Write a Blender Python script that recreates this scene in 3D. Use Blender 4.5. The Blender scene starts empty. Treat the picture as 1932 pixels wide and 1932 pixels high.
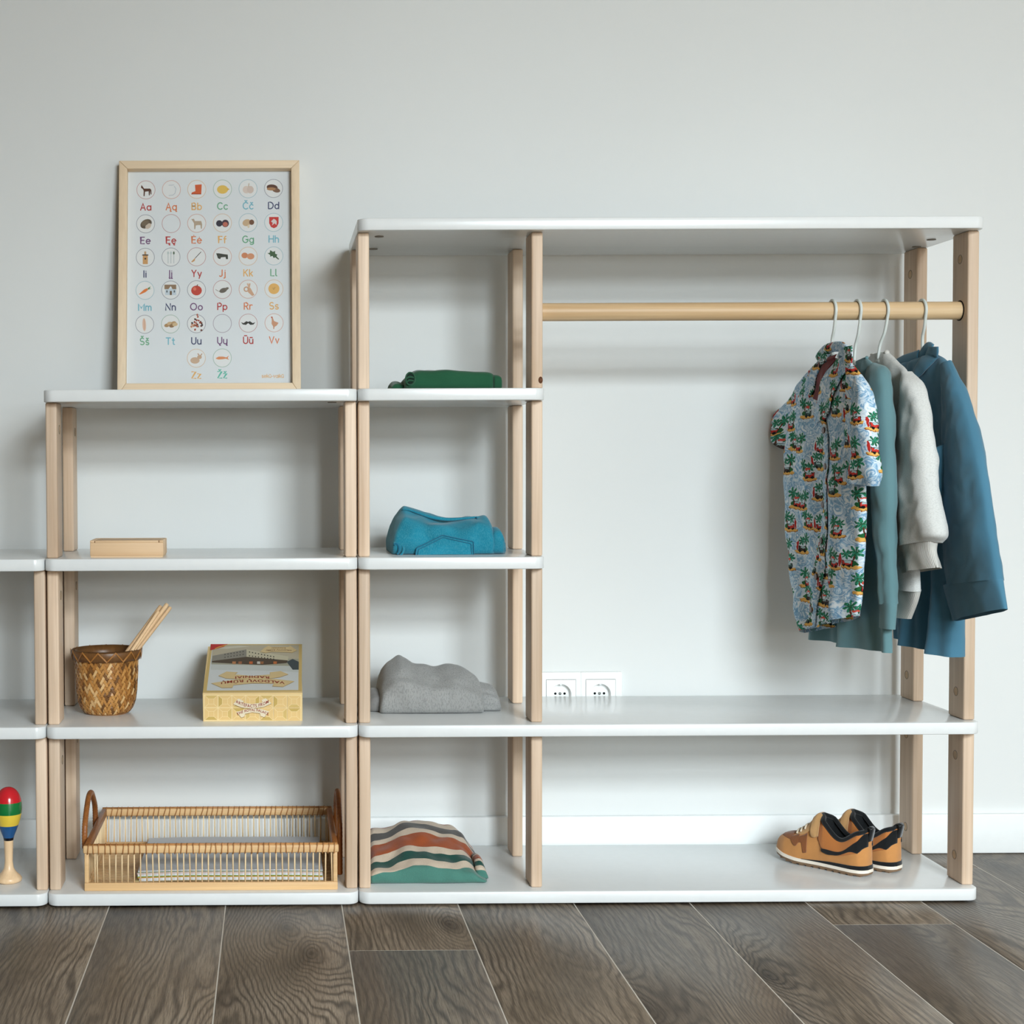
import bpy, bmesh, math, random
from mathutils import Vector, Matrix, noise
from math import sin, cos, pi, sqrt, atan2, exp

random.seed(7)
SC = bpy.context.scene
COL = SC.collection

# ------------------------------------------------------------------ camera
CAM = Vector((-0.15743, -2.78702, 0.82938))
PITCH, ROLL, YAW = 0.03145, -0.00446, 0.00539
FPX, SHX, SHY = 2818.0, 0.22426, -0.00073
FW = Vector((sin(YAW) * cos(PITCH), cos(YAW) * cos(PITCH), -sin(PITCH)))
_r = Vector((cos(YAW), -sin(YAW), 0)); _u = _r.cross(FW)
RT = _r * cos(ROLL) + _u * sin(ROLL)
UP = _u * cos(ROLL) - _r * sin(ROLL)
cd = bpy.data.cameras.new('camera')
cd.sensor_fit = 'HORIZONTAL'; cd.sensor_width = 36.0; cd.lens = FPX / 1932 * 36.0
cd.shift_x = SHX; cd.shift_y = SHY; cd.clip_start = 0.05; cd.clip_end = 50
cam = bpy.data.objects.new('camera', cd); COL.objects.link(cam)
m = Matrix.Identity(4)
for i in range(3):
    m[i][0] = RT[i]; m[i][1] = UP[i]; m[i][2] = -FW[i]; m[i][3] = CAM[i]
cam.matrix_world = m
SC.camera = cam

# ------------------------------------------------------------------ world, daylight from the windows, exposure
w = bpy.data.worlds.new('world'); SC.world = w; w.use_nodes = True
bg = w.node_tree.nodes['Background']
bg.inputs[0].default_value = (0.75, 0.88, 1.0, 1); bg.inputs[1].default_value = 1.0


def area(name, loc, rot, sx, sy, power, col, spread=pi):
    l = bpy.data.lights.new(name, 'AREA'); l.shape = 'RECTANGLE'; l.size = sx; l.size_y = sy
    l.energy = power; l.color = col; l.spread = spread
    o = bpy.data.objects.new(name, l); COL.objects.link(o); o.location = loc; o.rotation_euler = rot
    return o


ROOM = dict(x0=-5.2, x1=3.4, y0=-5.2, y1=0.3635, z0=-0.003, z1=3.15)
# sky light slants down through the tall window behind the camera, in four tiers
for k_ in range(4):
    area('window_daylight', (1.5, ROOM['y0'] + .25, .62 + .68 * k_), (pi / 2 - 1.05, 0, .10), 1.6, .62, (34, 74, 134, 172)[k_], (0.855, 0.955, 1.0), math.radians(142))
area('side_window_daylight', (ROOM['x1'] - .12, -2.6, 1.75), (0, pi / 2, 0), 1.7, 1.8, 14, (0.90, 0.97, 1.0))
SC.view_settings.view_transform = 'Standard'
SC.view_settings.look = 'None'
SC.view_settings.gamma = 1.0
SC.view_settings.use_curve_mapping = False
SC.view_settings.exposure = -0.20
SC.cycles.max_bounces = 6; SC.cycles.diffuse_bounces = 4; SC.cycles.glossy_bounces = 2; SC.cycles.use_light_tree = False; SC.cycles.caustics_reflective = False; SC.cycles.adaptive_threshold = 0.04


# ------------------------------------------------------------------ helpers
def ray(x, y):
    return FW + RT * ((x - (966 - SHX * 1932)) / FPX) - UP * ((y - (966 + SHY * 1932)) / FPX)


def at(x, y, X=None, Y=None, Z=None, plane=None):
    """world point of a photo pixel at a known real X, Y, Z or plane (point, normal)"""
    d = ray(x, y)
    if plane is not None:
        k = (plane[0] - CAM).dot(plane[1]) / d.dot(plane[1])
    elif X is not None:
        k = (X - CAM.x) / d.x
    elif Y is not None:
        k = (Y - CAM.y) / d.y
    else:
        k = (Z - CAM.z) / d.z
    return CAM + d * k


def lin(c):
    c = c / 255.0
    return c / 12.92 if c <= .04045 else ((c + .055) / 1.055) ** 2.4


def rgb(r, g, b):
    return (lin(r), lin(g), lin(b), 1.0)


WLOC = {}


def link(o, parent, loc):
    COL.objects.link(o)
    o.location = loc
    WLOC[o.name] = Vector(loc)
    if parent is not None:
        o.parent = parent
        o.matrix_parent_inverse = Matrix.Translation(-WLOC[parent.name])
    return o


def empty(name, loc, label, cat, group=None):
    o = bpy.data.objects.new(name, None); o.empty_display_size = .02
    link(o, None, loc)
    tag(o, label, cat, group)
    return o


def tag(o, label=None, cat=None, group=None, kind=None):
    if label: o['label'] = label
    if cat: o['category'] = cat
    if group: o['group'] = group
    if kind: o['kind'] = kind
    return o


def mesh(name, verts, faces, mat, parent=None, smooth=True, uv=None, col=None, midx=None, recalc=False, label=None):
    verts = [Vector(v) for v in verts]
    lo = Vector([min(v[i] for v in verts) for i in range(3)]); hi = Vector([max(v[i] for v in verts) for i in range(3)])
    c = (lo + hi) / 2
    me = bpy.data.meshes.new(name)
    me.from_pydata([v - c for v in verts], [], faces)
    if smooth:
        me.polygons.foreach_set('use_smooth', [True] * len(me.polygons))
    if uv is not None:
        ul = me.uv_layers.new(name='UVMap')
        idx = [0] * len(me.loops); me.loops.foreach_get('vertex_index', idx)
        flat = []
        for i in idx: flat += [uv[i][0], uv[i][1]]
        ul.data.foreach_set('uv', flat)
    if col is not None:
        ca = me.color_attributes.new('Col', 'FLOAT_COLOR', 'CORNER')
        flat = []
        for p in me.polygons:
            for _ in range(p.loop_total): flat += list(col[p.index])
        ca.data.foreach_set('color', flat)
    for mm in (mat if isinstance(mat, (list, tuple)) else [mat]): me.materials.append(mm)
    if midx: me.polygons.foreach_set('material_index', midx)
    if recalc:
        bm = bmesh.new(); bm.from_mesh(me); bmesh.ops.recalc_face_normals(bm, faces=bm.faces); bm.to_mesh(me); bm.free()
    me.update()
    o = bpy.data.objects.new(name, me)
    link(o, parent, c)
    if label: o['label'] = label
    return o


def bevel_me(me, width, segs=2, cond=None):
    bm = bmesh.new(); bm.from_mesh(me)
    ed = [e for e in bm.edges if (cond is None or cond(e))]
    bmesh.ops.bevel(bm, geom=ed, offset=width, segments=segs, profile=.5, affect='EDGES', clamp_overlap=True)
    bm.to_mesh(me); bm.free()
    me.polygons.foreach_set('use_smooth', [True] * len(me.polygons))
    me.update()


def auto(o, ang=40):
    """smooth shading with sharp edges kept"""
    me = o.data
    bm = bmesh.new(); bm.from_mesh(me)
    for e in bm.edges:
        if len(e.link_faces) == 2 and e.calc_face_angle(0) > math.radians(ang): e.smooth = False
    bm.to_mesh(me); bm.free()
    return o


BOXF = [(0, 3, 2, 1), (4, 5, 6, 7), (0, 1, 5, 4), (1, 2, 6, 5), (2, 3, 7, 6), (3, 0, 4, 7)]


def boxv(x0, x1, y0, y1, z0, z1):
    return [(x0, y0, z0), (x1, y0, z0), (x1, y1, z0), (x0, y1, z0), (x0, y0, z1), (x1, y0, z1), (x1, y1, z1), (x0, y1, z1)]


def box(name, x0, x1, y0, y1, z0, z1, mat, parent=None, bevel=0.0, segs=2, label=None):
    o = mesh(name, boxv(x0, x1, y0, y1, z0, z1), BOXF, mat, parent, smooth=False, label=label)
    if bevel:
        bevel_me(o.data, bevel, segs); auto(o, 50)
    return o


def obox(name, corners, mat, parent=None, bevel=0.0, label=None):
    """box from 8 explicit corners"""
    o = mesh(name, corners, BOXF, mat, parent, smooth=False, recalc=True, label=label)
    if bevel: bevel_me(o.data, bevel, 2); auto(o, 50)
    return o


def merge(parts):
    V, F = [], []
    for v, f in parts:
        n = len(V); V += list(v); F += [tuple(i + n for i in q) for q in f]
    return V, F


def grid_faces(nr, nc, close_c=False, close_r=False):
    F = []
    for i in range(nr if close_r else nr - 1):
        for j in range(nc if close_c else nc - 1):
            a = i * nc + j; b = i * nc + (j + 1) % nc; i2 = (i + 1) % nr
            F.append((a, b, i2 * nc + (j + 1) % nc, i2 * nc + j))
    return F


def tube(path, rad, n=8, closed=False, caps=True, flat=None):
    """tube along a path; rad number or list; flat=(normal Vector, factor) squashes the section"""
    path = [Vector(p) for p in path]; N = len(path)
    V = []
    prev = None
    for i in range(N):
        if closed: t = path[(i + 1) % N] - path[i - 1]
        else: t = path[min(i + 1, N - 1)] - path[max(i - 1, 0)]
        if t.length < 1e-9: t = Vector((0, 0, 1))
        t.normalize()
        if prev is None:
            a = Vector((0, 0, 1)) if abs(t.z) < .9 else Vector((1, 0, 0))
            nrm = (a - t * a.dot(t)).normalized()
        else:
            nrm = (prev - t * prev.dot(t)).normalized()
        prev = nrm; bn = t.cross(nrm)
        r = rad[i] if isinstance(rad, (list, tuple)) else rad
        for k in range(n):
            a = 2 * pi * k / n
            V.append(path[i] + (nrm * cos(a) + bn * sin(a)) * r)
    F = grid_faces(N, n, close_c=True, close_r=closed)
    if caps and not closed:
        F.append(tuple(range(n - 1, -1, -1))); F.append(tuple((N - 1) * n + k for k in range(n)))
    return V, F


def lathe(prof, c, n=32, cap=True):
    """prof [(r,z)], axis Z through c"""
    V = []
    for r, z in prof:
        for k in range(n):
            a = 2 * pi * k / n
            V.append((c[0] + r * cos(a), c[1] + r * sin(a), c[2] + z))
    F = [tuple(reversed(f)) for f in grid_faces(len(prof), n, close_c=True)]
    F = [tuple(reversed(f)) for f in F]
    if cap:
        F.append(tuple(range(n - 1, -1, -1))); F.append(tuple((len(prof) - 1) * n + k for k in range(n)))
    return V, F


def cr(pts, n):
    """Catmull-Rom resample of a list of tuples/Vectors to n points, uniform in arc length"""
    P = [Vector(p) for p in pts]
    if len(P) == 2: return [P[0].lerp(P[1], i / (n - 1)) for i in range(n)]
    Q = [P[0] * 2 - P[1]] + P + [P[-1] * 2 - P[-2]]
    D = []
    for i in range(1, len(Q) - 2):
        for k in range(12):
            t = k / 12
            a, b, c, d = Q[i - 1], Q[i], Q[i + 1], Q[i + 2]
            D.append(0.5 * ((2 * b) + (c - a) * t + (2 * a - 5 * b + 4 * c - d) * t * t + (3 * b - a - 3 * c + d) * t ** 3))
    D.append(P[-1])
    L = [0]
    for i in range(1, len(D)): L.append(L[-1] + (D[i] - D[i - 1]).length)
    out = []; j = 0
    for i in range(n):
        s = L[-1] * i / (n - 1)
        while j < len(L) - 2 and L[j + 1] < s: j += 1
        k = (s - L[j]) / max(1e-9, L[j + 1] - L[j])
        out.append(D[j].lerp(D[j + 1], min(1, k)))
    return out


def crk(pts, n):
    """Catmull-Rom by knot parameter (keeps rows of two polylines in step)"""
    P = [Vector(p) for p in pts]
    Q = [P[0] * 2 - P[1]] + P + [P[-1] * 2 - P[-2]]
    out = []
    for i in range(n):
        u = (len(P) - 1) * i / (n - 1); k = min(int(u), len(P) - 2); t = u - k
        a, b, c, d = Q[k], Q[k + 1], Q[k + 2], Q[k + 3]
        out.append(0.5 * ((2 * b) + (c - a) * t + (2 * a - 5 * b + 4 * c - d) * t * t + (3 * b - a - 3 * c + d) * t ** 3))
    return out


def interp(x, xs, ys):
    if x <= xs[0]: return ys[0]
    for i in range(1, len(xs)):
        if x <= xs[i]:
            t = (x - xs[i - 1]) / (xs[i] - xs[i - 1]); return ys[i - 1] + (ys[i] - ys[i - 1]) * t
    return ys[-1]


def hinterp(x, xs, ys):
    if x <= xs[0]: return ys[0]
    if x >= xs[-1]: return ys[-1]
    n = len(xs)
    sl = [(ys[i + 1] - ys[i]) / (xs[i + 1] - xs[i]) for i in range(n - 1)]
    mt = [sl[0]] + [0 if sl[i - 1] * sl[i] <= 0 else 2 * sl[i - 1] * sl[i] / (sl[i - 1] + sl[i]) for i in range(1, n - 1)] + [sl[-1]]
    for i in range(n - 1):
        if x <= xs[i + 1]:
            h = xs[i + 1] - xs[i]; t = (x - xs[i]) / h
            return (2 * t ** 3 - 3 * t * t + 1) * ys[i] + (t ** 3 - 2 * t * t + t) * h * mt[i] + (-2 * t ** 3 + 3 * t * t) * ys[i + 1] + (t ** 3 - t * t) * h * mt[i + 1]


def sstep(a, b, x):
    t = max(0, min(1, (x - a) / (b - a))); return t * t * (3 - 2 * t)


# ------------------------------------------------------------------ materials
class NT:
    def __init__(s, name):
        s.m = bpy.data.materials.new(name); s.m.use_nodes = True
        s.t = s.m.node_tree; s.b = s.t.nodes['Principled BSDF']

    def n(s, kind, **kw):
        x = s.t.nodes.new(kind)
        for k, v in kw.items(): setattr(x, k, v)
        return x

    def put(s, sock, v):
        if hasattr(v, 'is_output') or hasattr(v, 'links'): s.t.links.new(v, sock)
        else: sock.default_value = v

    def math(s, op, a, b=0.0, c=None, clamp=False):
        x = s.n('ShaderNodeMath', operation=op, use_clamp=clamp)
        s.put(x.inputs[0], a); s.put(x.inputs[1], b)
        if c is not None: s.put(x.inputs[2], c)
        return x.outputs[0]

    def mix(s, f, a, b, blend='MIX'):
        x = s.n('ShaderNodeMix', data_type='RGBA', blend_type=blend)
        s.put(x.inputs['Factor'], f); s.put(x.inputs['A'], a) if False else s.put(x.inputs[6], a); s.put(x.inputs[7], b)
        return x.outputs[2]

    def coord(s, which='Object'):
        return s.n('ShaderNodeTexCoord').outputs[which]

    def map(s, v, scale=(1, 1, 1), loc=(0, 0, 0)):
        x = s.n('ShaderNodeMapping'); s.put(x.inputs['Vector'], v); s.put(x.inputs['Scale'], scale); s.put(x.inputs['Location'], loc)
        return x.outputs[0]

    def noise(s, v, scale, detail=3.0, rough=.5, dist=0.0):
        x = s.n('ShaderNodeTexNoise'); s.put(x.inputs['Vector'], v); x.inputs['Scale'].default_value = scale
        x.inputs['Detail'].default_value = detail; x.inputs['Roughness'].default_value = rough; x.inputs['Distortion'].default_value = dist
        return x.outputs['Fac']

    def ramp(s, f, stops, interp='LINEAR'):
        x = s.n('ShaderNodeValToRGB'); s.put(x.inputs[0], f); cr_ = x.color_ramp; cr_.interpolation = interp
        while len(cr_.elements) < len(stops): cr_.elements.new(.5)
        for e, (p, c) in zip(cr_.elements, stops):
            e.position = p; e.color = c
        return x.outputs[0]

    def bump(s, h, strength=.3, dist=.001):
        x = s.n('ShaderNodeBump'); s.put(x.inputs['Height'], h); x.inputs['Strength'].default_value = strength
        x.inputs['Distance'].default_value = dist
        s.t.links.new(x.outputs[0], s.b.inputs['Normal'])

    def set(s, col=None, rough=None, spec=None, **kw):
        if col is not None: s.put(s.b.inputs['Base Color'], col)
        if rough is not None: s.put(s.b.inputs['Roughness'], rough)
        if spec is not None: s.put(s.b.inputs['Specular IOR Level'], spec)
        for k, v in kw.items(): s.put(s.b.inputs[k], v)
        return s.m

    def rnd(s):
        return s.n('ShaderNodeObjectInfo').outputs['Random']

    def rndvec(s, v, k=37.0):
        r = s.rnd()
        c = s.n('ShaderNodeCombineXYZ')
        s.put(c.inputs[0], s.math('MULTIPLY', r, k)); s.put(c.inputs[1], s.math('MULTIPLY', r, k * 1.7)); s.put(c.inputs[2], s.math('MULTIPLY', r, k * .6))
        a = s.n('ShaderNodeVectorMath', operation='ADD'); s.put(a.inputs[0], v); s.put(a.inputs[1], c.outputs[0])
        return a.outputs[0]


def plain(name, c, rough=.6, spec=.4, var=.04, scale=60, bump=0.0, bscale=300, **kw):
    t = NT(name); v = t.coord('Object')
    n = t.noise(v, scale, 3)
    dark = tuple(x * (1 - var) for x in c[:3]) + (1,); lite = tuple(min(1, x * (1 + var)) for x in c[:3]) + (1,)
    col = t.ramp(n, [(.3, dark), (.7, lite)])
    if bump: t.bump(t.noise(v, bscale, 2), bump, .0006)
    return t.set(col, rough, spec, **kw)


def wood(name, c1, c2, axis=2, rough=.5, scale=1.0, tint=.10, knots=False):
    t = NT(name); v = t.rndvec(t.coord('Object'))
    sc = [70 * scale] * 3; sc[axis] = 2.2 * scale
    g = t.noise(t.map(v, tuple(sc)), 1.0, 4, .6, .4)
    sc2 = [260 * scale] * 3; sc2[axis] = 5 * scale
    fine = t.noise(t.map(v, tuple(sc2)), 1.0, 2)
    sc3 = [9] * 3; sc3[axis] = 1.4
    big = t.noise(t.map(v, tuple(sc3)), 1.0, 2)
    col = t.ramp(t.math('ADD', t.math('MULTIPLY', g, .55), t.math('MULTIPLY', big, .45)), [(.33, c1), (.66, c2)])
    col = t.mix(t.math('MULTIPLY', t.math('SUBTRACT', fine, .35, clamp=True), .5), col, tuple(x * .72 for x in c1[:3]) + (1,))
    r = t.math('ADD', t.math('MULTIPLY', t.rnd(), tint * 2), 1 - tint)
    hs = t.n('ShaderNodeHueSaturation'); t.put(hs.inputs['Color'], col); t.put(hs.inputs['Value'], r)
    t.bump(fine, .12, .0006)
    return t.set(hs.outputs[0], rough, .35)


def fabric(name, c, var=.12, weave=900, bump=.35, rough=.9, heather=None, big=7):
    t = NT(name); v = t.coord('Object')
    n1 = t.noise(v, big, 3); n2 = t.noise(v, weave, 2)
    dark = tuple(x * (1 - var) for x in c[:3]) + (1,); lite = tuple(min(1, x * (1 + var)) for x in c[:3]) + (1,)
    col = t.ramp(n1, [(.3, dark), (.7, lite)])
    if heather:
        h = t.noise(t.map(v, heather[1]), 1, 2, .7)
        col = t.mix(t.math('MULTIPLY', t.math('GREATER_THAN', h, .54), heather[2]), col, heather[0])
    col = t.mix(t.math('MULTIPLY', n2, .25), col, dark)
    t.bump(n2, bump, .0008)
    return t.set(col, rough, .15, **{'Sheen Weight': .25, 'Sheen Roughness': .5})


WHITE = plain('white_lacquer', rgb(226, 228, 228), .23, .54, .01)
POSTW = wood('birch_post_wood', rgb(194, 164, 136), rgb(230, 206, 182), 2, tint=.13)
RAILW = wood('pine_rail_wood', rgb(190, 152, 108), rgb(226, 198, 158), 0, .42, .7)
PINEX = wood('pine_box_wood', rgb(214, 174, 132), rgb(236, 208, 172), 0, .55, .5)
FRAMEW = wood('pale_frame_wood', rgb(222, 196, 164), rgb(234, 212, 182), 2, .55)
FRAMEX = wood('pale_frame_wood_cross', rgb(222, 196, 164), rgb(234, 212, 182), 0, .55)
STICKW = wood('beech_stick_wood', rgb(206, 166, 124), rgb(228, 194, 152), 2, .5)
BLACK = plain('matt_black', rgb(22, 24, 26), .8, .2)
DARK = plain('gap_shade', rgb(30, 26, 22), .9, .1)
PRINT_M = NT('printed_ink')
_a = PRINT_M.n('ShaderNodeVertexColor'); _a.layer_name = 'Col'
PRINT = PRINT_M.set(_a.outputs[0], .55, .3)

# dimensions of the shelving
T, S, DEP = 0.0226, 0.3157, 0.342
W, WS, WL, GAP = 1.171, 0.3495, 0.5866, 0.0016
PW, PD, PIN = 0.0215, 0.065, 0.027          # post width, depth, inset from the board's edge


def ztop(k): return T + S * k



# ------------------------------------------------------------------ the room
t = NT('wall_paint'); v = t.coord('Object')
t.bump(t.noise(v, 420, 3), .06, .001)
WALLP = t.set(t.ramp(t.noise(v, 1.5, 2), [(.3, rgb(221, 223, 222)), (.7, rgb(224, 226, 225))]), .85, .2)
CEILP = plain('ceiling_paint', rgb(194, 178, 156), .9, .2, .01)
TAUPE = plain('taupe_paint', rgb(196, 176, 150), .9, .2, .01)
SKIRT = plain('skirting_paint', rgb(236, 239, 239), .45, .4, .01)

R = ROOM
tag(mesh('wall_back', boxv(R['x0'] - .1, R['x1'] + .1, R['y1'], R['y1'] + .12, R['z0'] - .1, R['z1'] + .1), BOXF, WALLP, smooth=False),
    'pale grey painted wall behind the shelves', kind='structure')
tag(mesh('wall_left', boxv(R['x0'] - .12, R['x0'], R['y0'], R['y1'], R['z0'] - .1, R['z1'] + .1), BOXF, TAUPE, smooth=False),
    'taupe painted wall to the left', kind='structure')
tag(mesh('ceiling', boxv(R['x0'] - .1, R['x1'] + .1, R['y0'] - .1, R['y1'] + .1, R['z1'], R['z1'] + .1), BOXF, CEILP, smooth=False),
    'white ceiling over the room', kind='structure')


def holed_wall(name, axis, pos, th, a0, a1, h0, h1, b0, b1, label):
    """wall with one window opening a in b0..b1 (a,z)"""
    P = []
    z0, z1 = R['z0'] - .1, R['z1'] + .1
    for (p, q, lo, hi) in ((a0, b0[0], z0, z1), (b0[1], a1, z0, z1), (b0[0], b0[1], z0, b1[0]), (b0[0], b0[1], b1[1], z1)):
        if axis == 'y': P.append((boxv(p, q, pos - th, pos, lo, hi), BOXF))
        else: P.append((boxv(pos, pos + th, p, q, lo, hi), BOXF))
    V, F = merge(P)
    tag(mesh(name, V, F, TAUPE, smooth=False), label, kind='structure')


holed_wall('wall_front', 'y', R['y0'], .12, R['x0'], R['x1'], 0, 0, (.65, 2.35), (.3, 3.0), 'taupe painted wall with a high window')
holed_wall('wall_right', 'x', R['x1'], .12, R['y0'], R['y1'], 0, 0, (-3.5, -1.7), (.85, 2.65), 'taupe painted wall with a window to the right')
for nm, mk in (('window_1', lambda a, b, c, d: boxv(a, b, R['y0'] - .10, R['y0'] - .05, c, d)), ('window_2', lambda a, b, c, d: boxv(R['x1'] + .05, R['x1'] + .10, a, b, c, d))):
    a0, a1, z0, z1 = (.65, 2.35, .3, 3.0) if nm == 'window_1' else (-3.5, -1.7, .85, 2.65)
    fr = [(a0, a0 + .05, z0, z1), (a1 - .05, a1, z0, z1), (a0, a1, z0, z0 + .05), (a0, a1, z1 - .05, z1), ((a0 + a1) / 2 - .03, (a0 + a1) / 2 + .03, z0, z1)]
    V, F = merge([(mk(*q), BOXF) for q in fr])
    tag(mesh(nm, V, F, SKIRT, smooth=False), 'tall white framed window behind the viewer' if nm == 'window_1' else 'white framed window in the right wall', kind='structure')

# skirting along the wall behind the shelves
sk = mesh('baseboard_back', boxv(R['x0'], R['x1'], R['y1'] - .014, R['y1'] - .0005, R['z0'], .081), BOXF, SKIRT, smooth=False)
bevel_me(sk.data, .003, 2); auto(sk, 50)
tag(sk, 'low white skirting board along the back wall', kind='structure')

# floor: light bed with planks on it
t = NT('oak_laminate'); v0 = t.coord('Object'); v = t.rndvec(v0, 23.0)
sx = t.n('ShaderNodeSeparateXYZ'); t.put(sx.inputs[0], v)
# knots: cells stretched along the plank
jit = t.noise(t.map(v, (6, 3, 1)), 1.0, 2)
kv = t.n('ShaderNodeVectorMath', operation='ADD'); t.put(kv.inputs[0], t.map(v, (4.2, 1.7, 1)))
jc = t.n('ShaderNodeCombineXYZ'); t.put(jc.inputs[0], t.math('MULTIPLY', jit, .35)); t.put(jc.inputs[1], t.math('MULTIPLY', jit, .25)); t.put(kv.inputs[1], jc.outputs[0])
vor = t.n('ShaderNodeTexVoronoi', voronoi_dimensions='2D'); t.put(vor.inputs['Vector'], kv.outputs[0]); vor.inputs['Scale'].default_value = 1.0
vor.inputs['Randomness'].default_value = 1.0
vc = t.n('ShaderNodeSeparateXYZ'); t.put(vc.inputs[0], vor.outputs['Color'])
has = t.math('GREATER_THAN', vc.outputs[0], .45)
kd = vor.outputs['Distance']
knot = t.math('MULTIPLY', t.math('POWER', t.math('SUBTRACT', 1.0, t.math('MINIMUM', t.math('MULTIPLY', kd, 1.9), 1.0)), 1.6), has)
warp = t.noise(t.map(v, (7.0, 1.6, 1)), 1.0, 3, .5, .25)
phase = t.math('ADD', t.math('ADD', t.math('MULTIPLY', sx.outputs[0], 420.0), t.math('MULTIPLY', warp, 80.0)), t.math('MULTIPLY', knot, 60.0))
phase = t.math('ADD', phase, t.math('MULTIPLY', t.noise(t.map(v, (60, 9, 1)), 1.0, 2), 2.6))
rings = t.math('ADD', t.math('MULTIPLY', t.math('SINE', phase), .5), .5)
rings = t.math('POWER', rings, 2.2)
mod = t.noise(t.map(v, (9, 2.4, 1)), 1.0, 3, .6)
fib = t.noise(t.map(v, (520, 22, 1)), 1.0, 3, .7)
lines = t.math('MULTIPLY', rings, t.math('ADD', t.math('MULTIPLY', mod, 1.5), -.15, clamp=True))
base = t.ramp(mod, [(.30, rgb(112, 98, 82)), (.52, rgb(142, 126, 108)), (.75, rgb(164, 148, 130))])
col = t.mix(t.math('MULTIPLY', lines, .98), base, rgb(54, 45, 38))
col = t.mix(t.math('MULTIPLY', t.math('SUBTRACT', fib, .40, clamp=True), 2.4), col, rgb(64, 54, 45))
kdark = t.math('MULTIPLY', t.math('POWER', t.math('SUBTRACT', 1.0, t.math('MINIMUM', t.math('MULTIPLY', kd, 5.0), 1.0)), 1.3), has)
col = t.mix(t.math('MULTIPLY', kdark, .8), col, rgb(44, 37, 32))
blot = t.noise(t.map(v, (5.2, 2.2, 1)), 1.0, 3, .6)
col = t.mix(t.math('MULTIPLY', t.math('SUBTRACT', blot, .50, clamp=True), 2.6), col, rgb(72, 61, 52))
hs = t.n('ShaderNodeHueSaturation'); t.put(hs.inputs['Color'], col); t.put(hs.inputs['Value'], t.math('ADD', t.math('MULTIPLY', t.rnd(), .14), .92))
t.bump(t.math('ADD', t.math('MULTIPLY', lines, -.7), t.math('MULTIPLY', fib, -.5)), .35, .0008)
OAK = t.set(hs.outputs[0], t.math('ADD', .27, t.math('MULTIPLY', fib, .20)), .34)
SEAM = plain('plank_edge', rgb(206, 198, 186), .6, .3)
fl = tag(mesh('floor', boxv(R['x0'] - .1, R['x1'] + .1, R['y0'] - .1, R['y1'] + .1, R['z0'] - .08, R['z0'] - .0004), BOXF, SEAM, smooth=False),
         'grey brown oak plank floor with pale seams', kind='structure')
PWID, GAPF, PLEN = .2194, .0022, 1.285
JOINT = {0: -.257, 4: -.130, -1: -.90, 1: -.72, 2: .10, 3: -1.05, 5: .24, 6: -.80, -2: .16, -3: -.75}
plank_mesh = {}
k0 = int((R['x0'] + .0335) // PWID); k1 = int((R['x1'] + .0335) // PWID)
for k in range(k0, k1 + 1):
    xa, xb = -.0335 + k * PWID, -.0335 + (k + 1) * PWID
    xa, xb = max(xa + GAPF / 2, R['x0']), min(xb - GAPF / 2, R['x1'])
    if xb - xa < .01: continue
    j = JOINT.get(k, random.uniform(-1.2, 0))
    cuts = [j + PLEN * i for i in range(-6, 6)]
    cuts = [R['y0']] + [c for c in cuts if R['y0'] + .02 < c < R['y1'] - .02] + [R['y1']]
    for a, b in zip(cuts, cuts[1:]):
        box('plank', xa, xb, a + GAPF / 2, b - GAPF / 2, R['z0'] - .007, R['z0'], OAK, fl, bevel=.0003, segs=1)


# ------------------------------------------------------------------ shelving units
def board(parent, x0, x1, z1, name='shelf_board', rad=.02):
    pts = []
    y0, y1 = 0.0, DEP
    for cx, cy, a0 in ((x1 - rad, y0 + rad, -pi / 2), (x1 - rad, y1 - rad, 0), (x0 + rad, y1 - rad, pi / 2), (x0 + rad, y0 + rad, pi)):
        for i in range(9):
            a = a0 + pi / 2 * i / 8
            pts.append((cx + rad * cos(a), cy + rad * sin(a)))
    n = len(pts); V = []
    e = .0018
    c = ((x0 + x1) / 2, (y0 + y1) / 2)
    for z, ins in ((z1 - T, e), (z1 - T + e * .3, e * .3), (z1 - T + e, 0), (z1 - e, 0), (z1 - e * .3, e * .3), (z1, e)):
        for x, y in pts:
            V.append((x + (ins if x < c[0] else -ins), y + (ins if y < c[1] else -ins), z))
    F = grid_faces(6, n, close_c=True)
    F.append(tuple(range(n - 1, -1, -1))); F.append(tuple(5 * n + i for i in range(n)))
    o = mesh(name, V, F, WHITE, parent)
    return auto(o, 50)


CAPM = plain('screw_cap_grey', rgb(120, 112, 100), .6, .3)
PLUGM = wood('plug_wood', rgb(176, 142, 106), rgb(206, 172, 134), 1)


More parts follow.
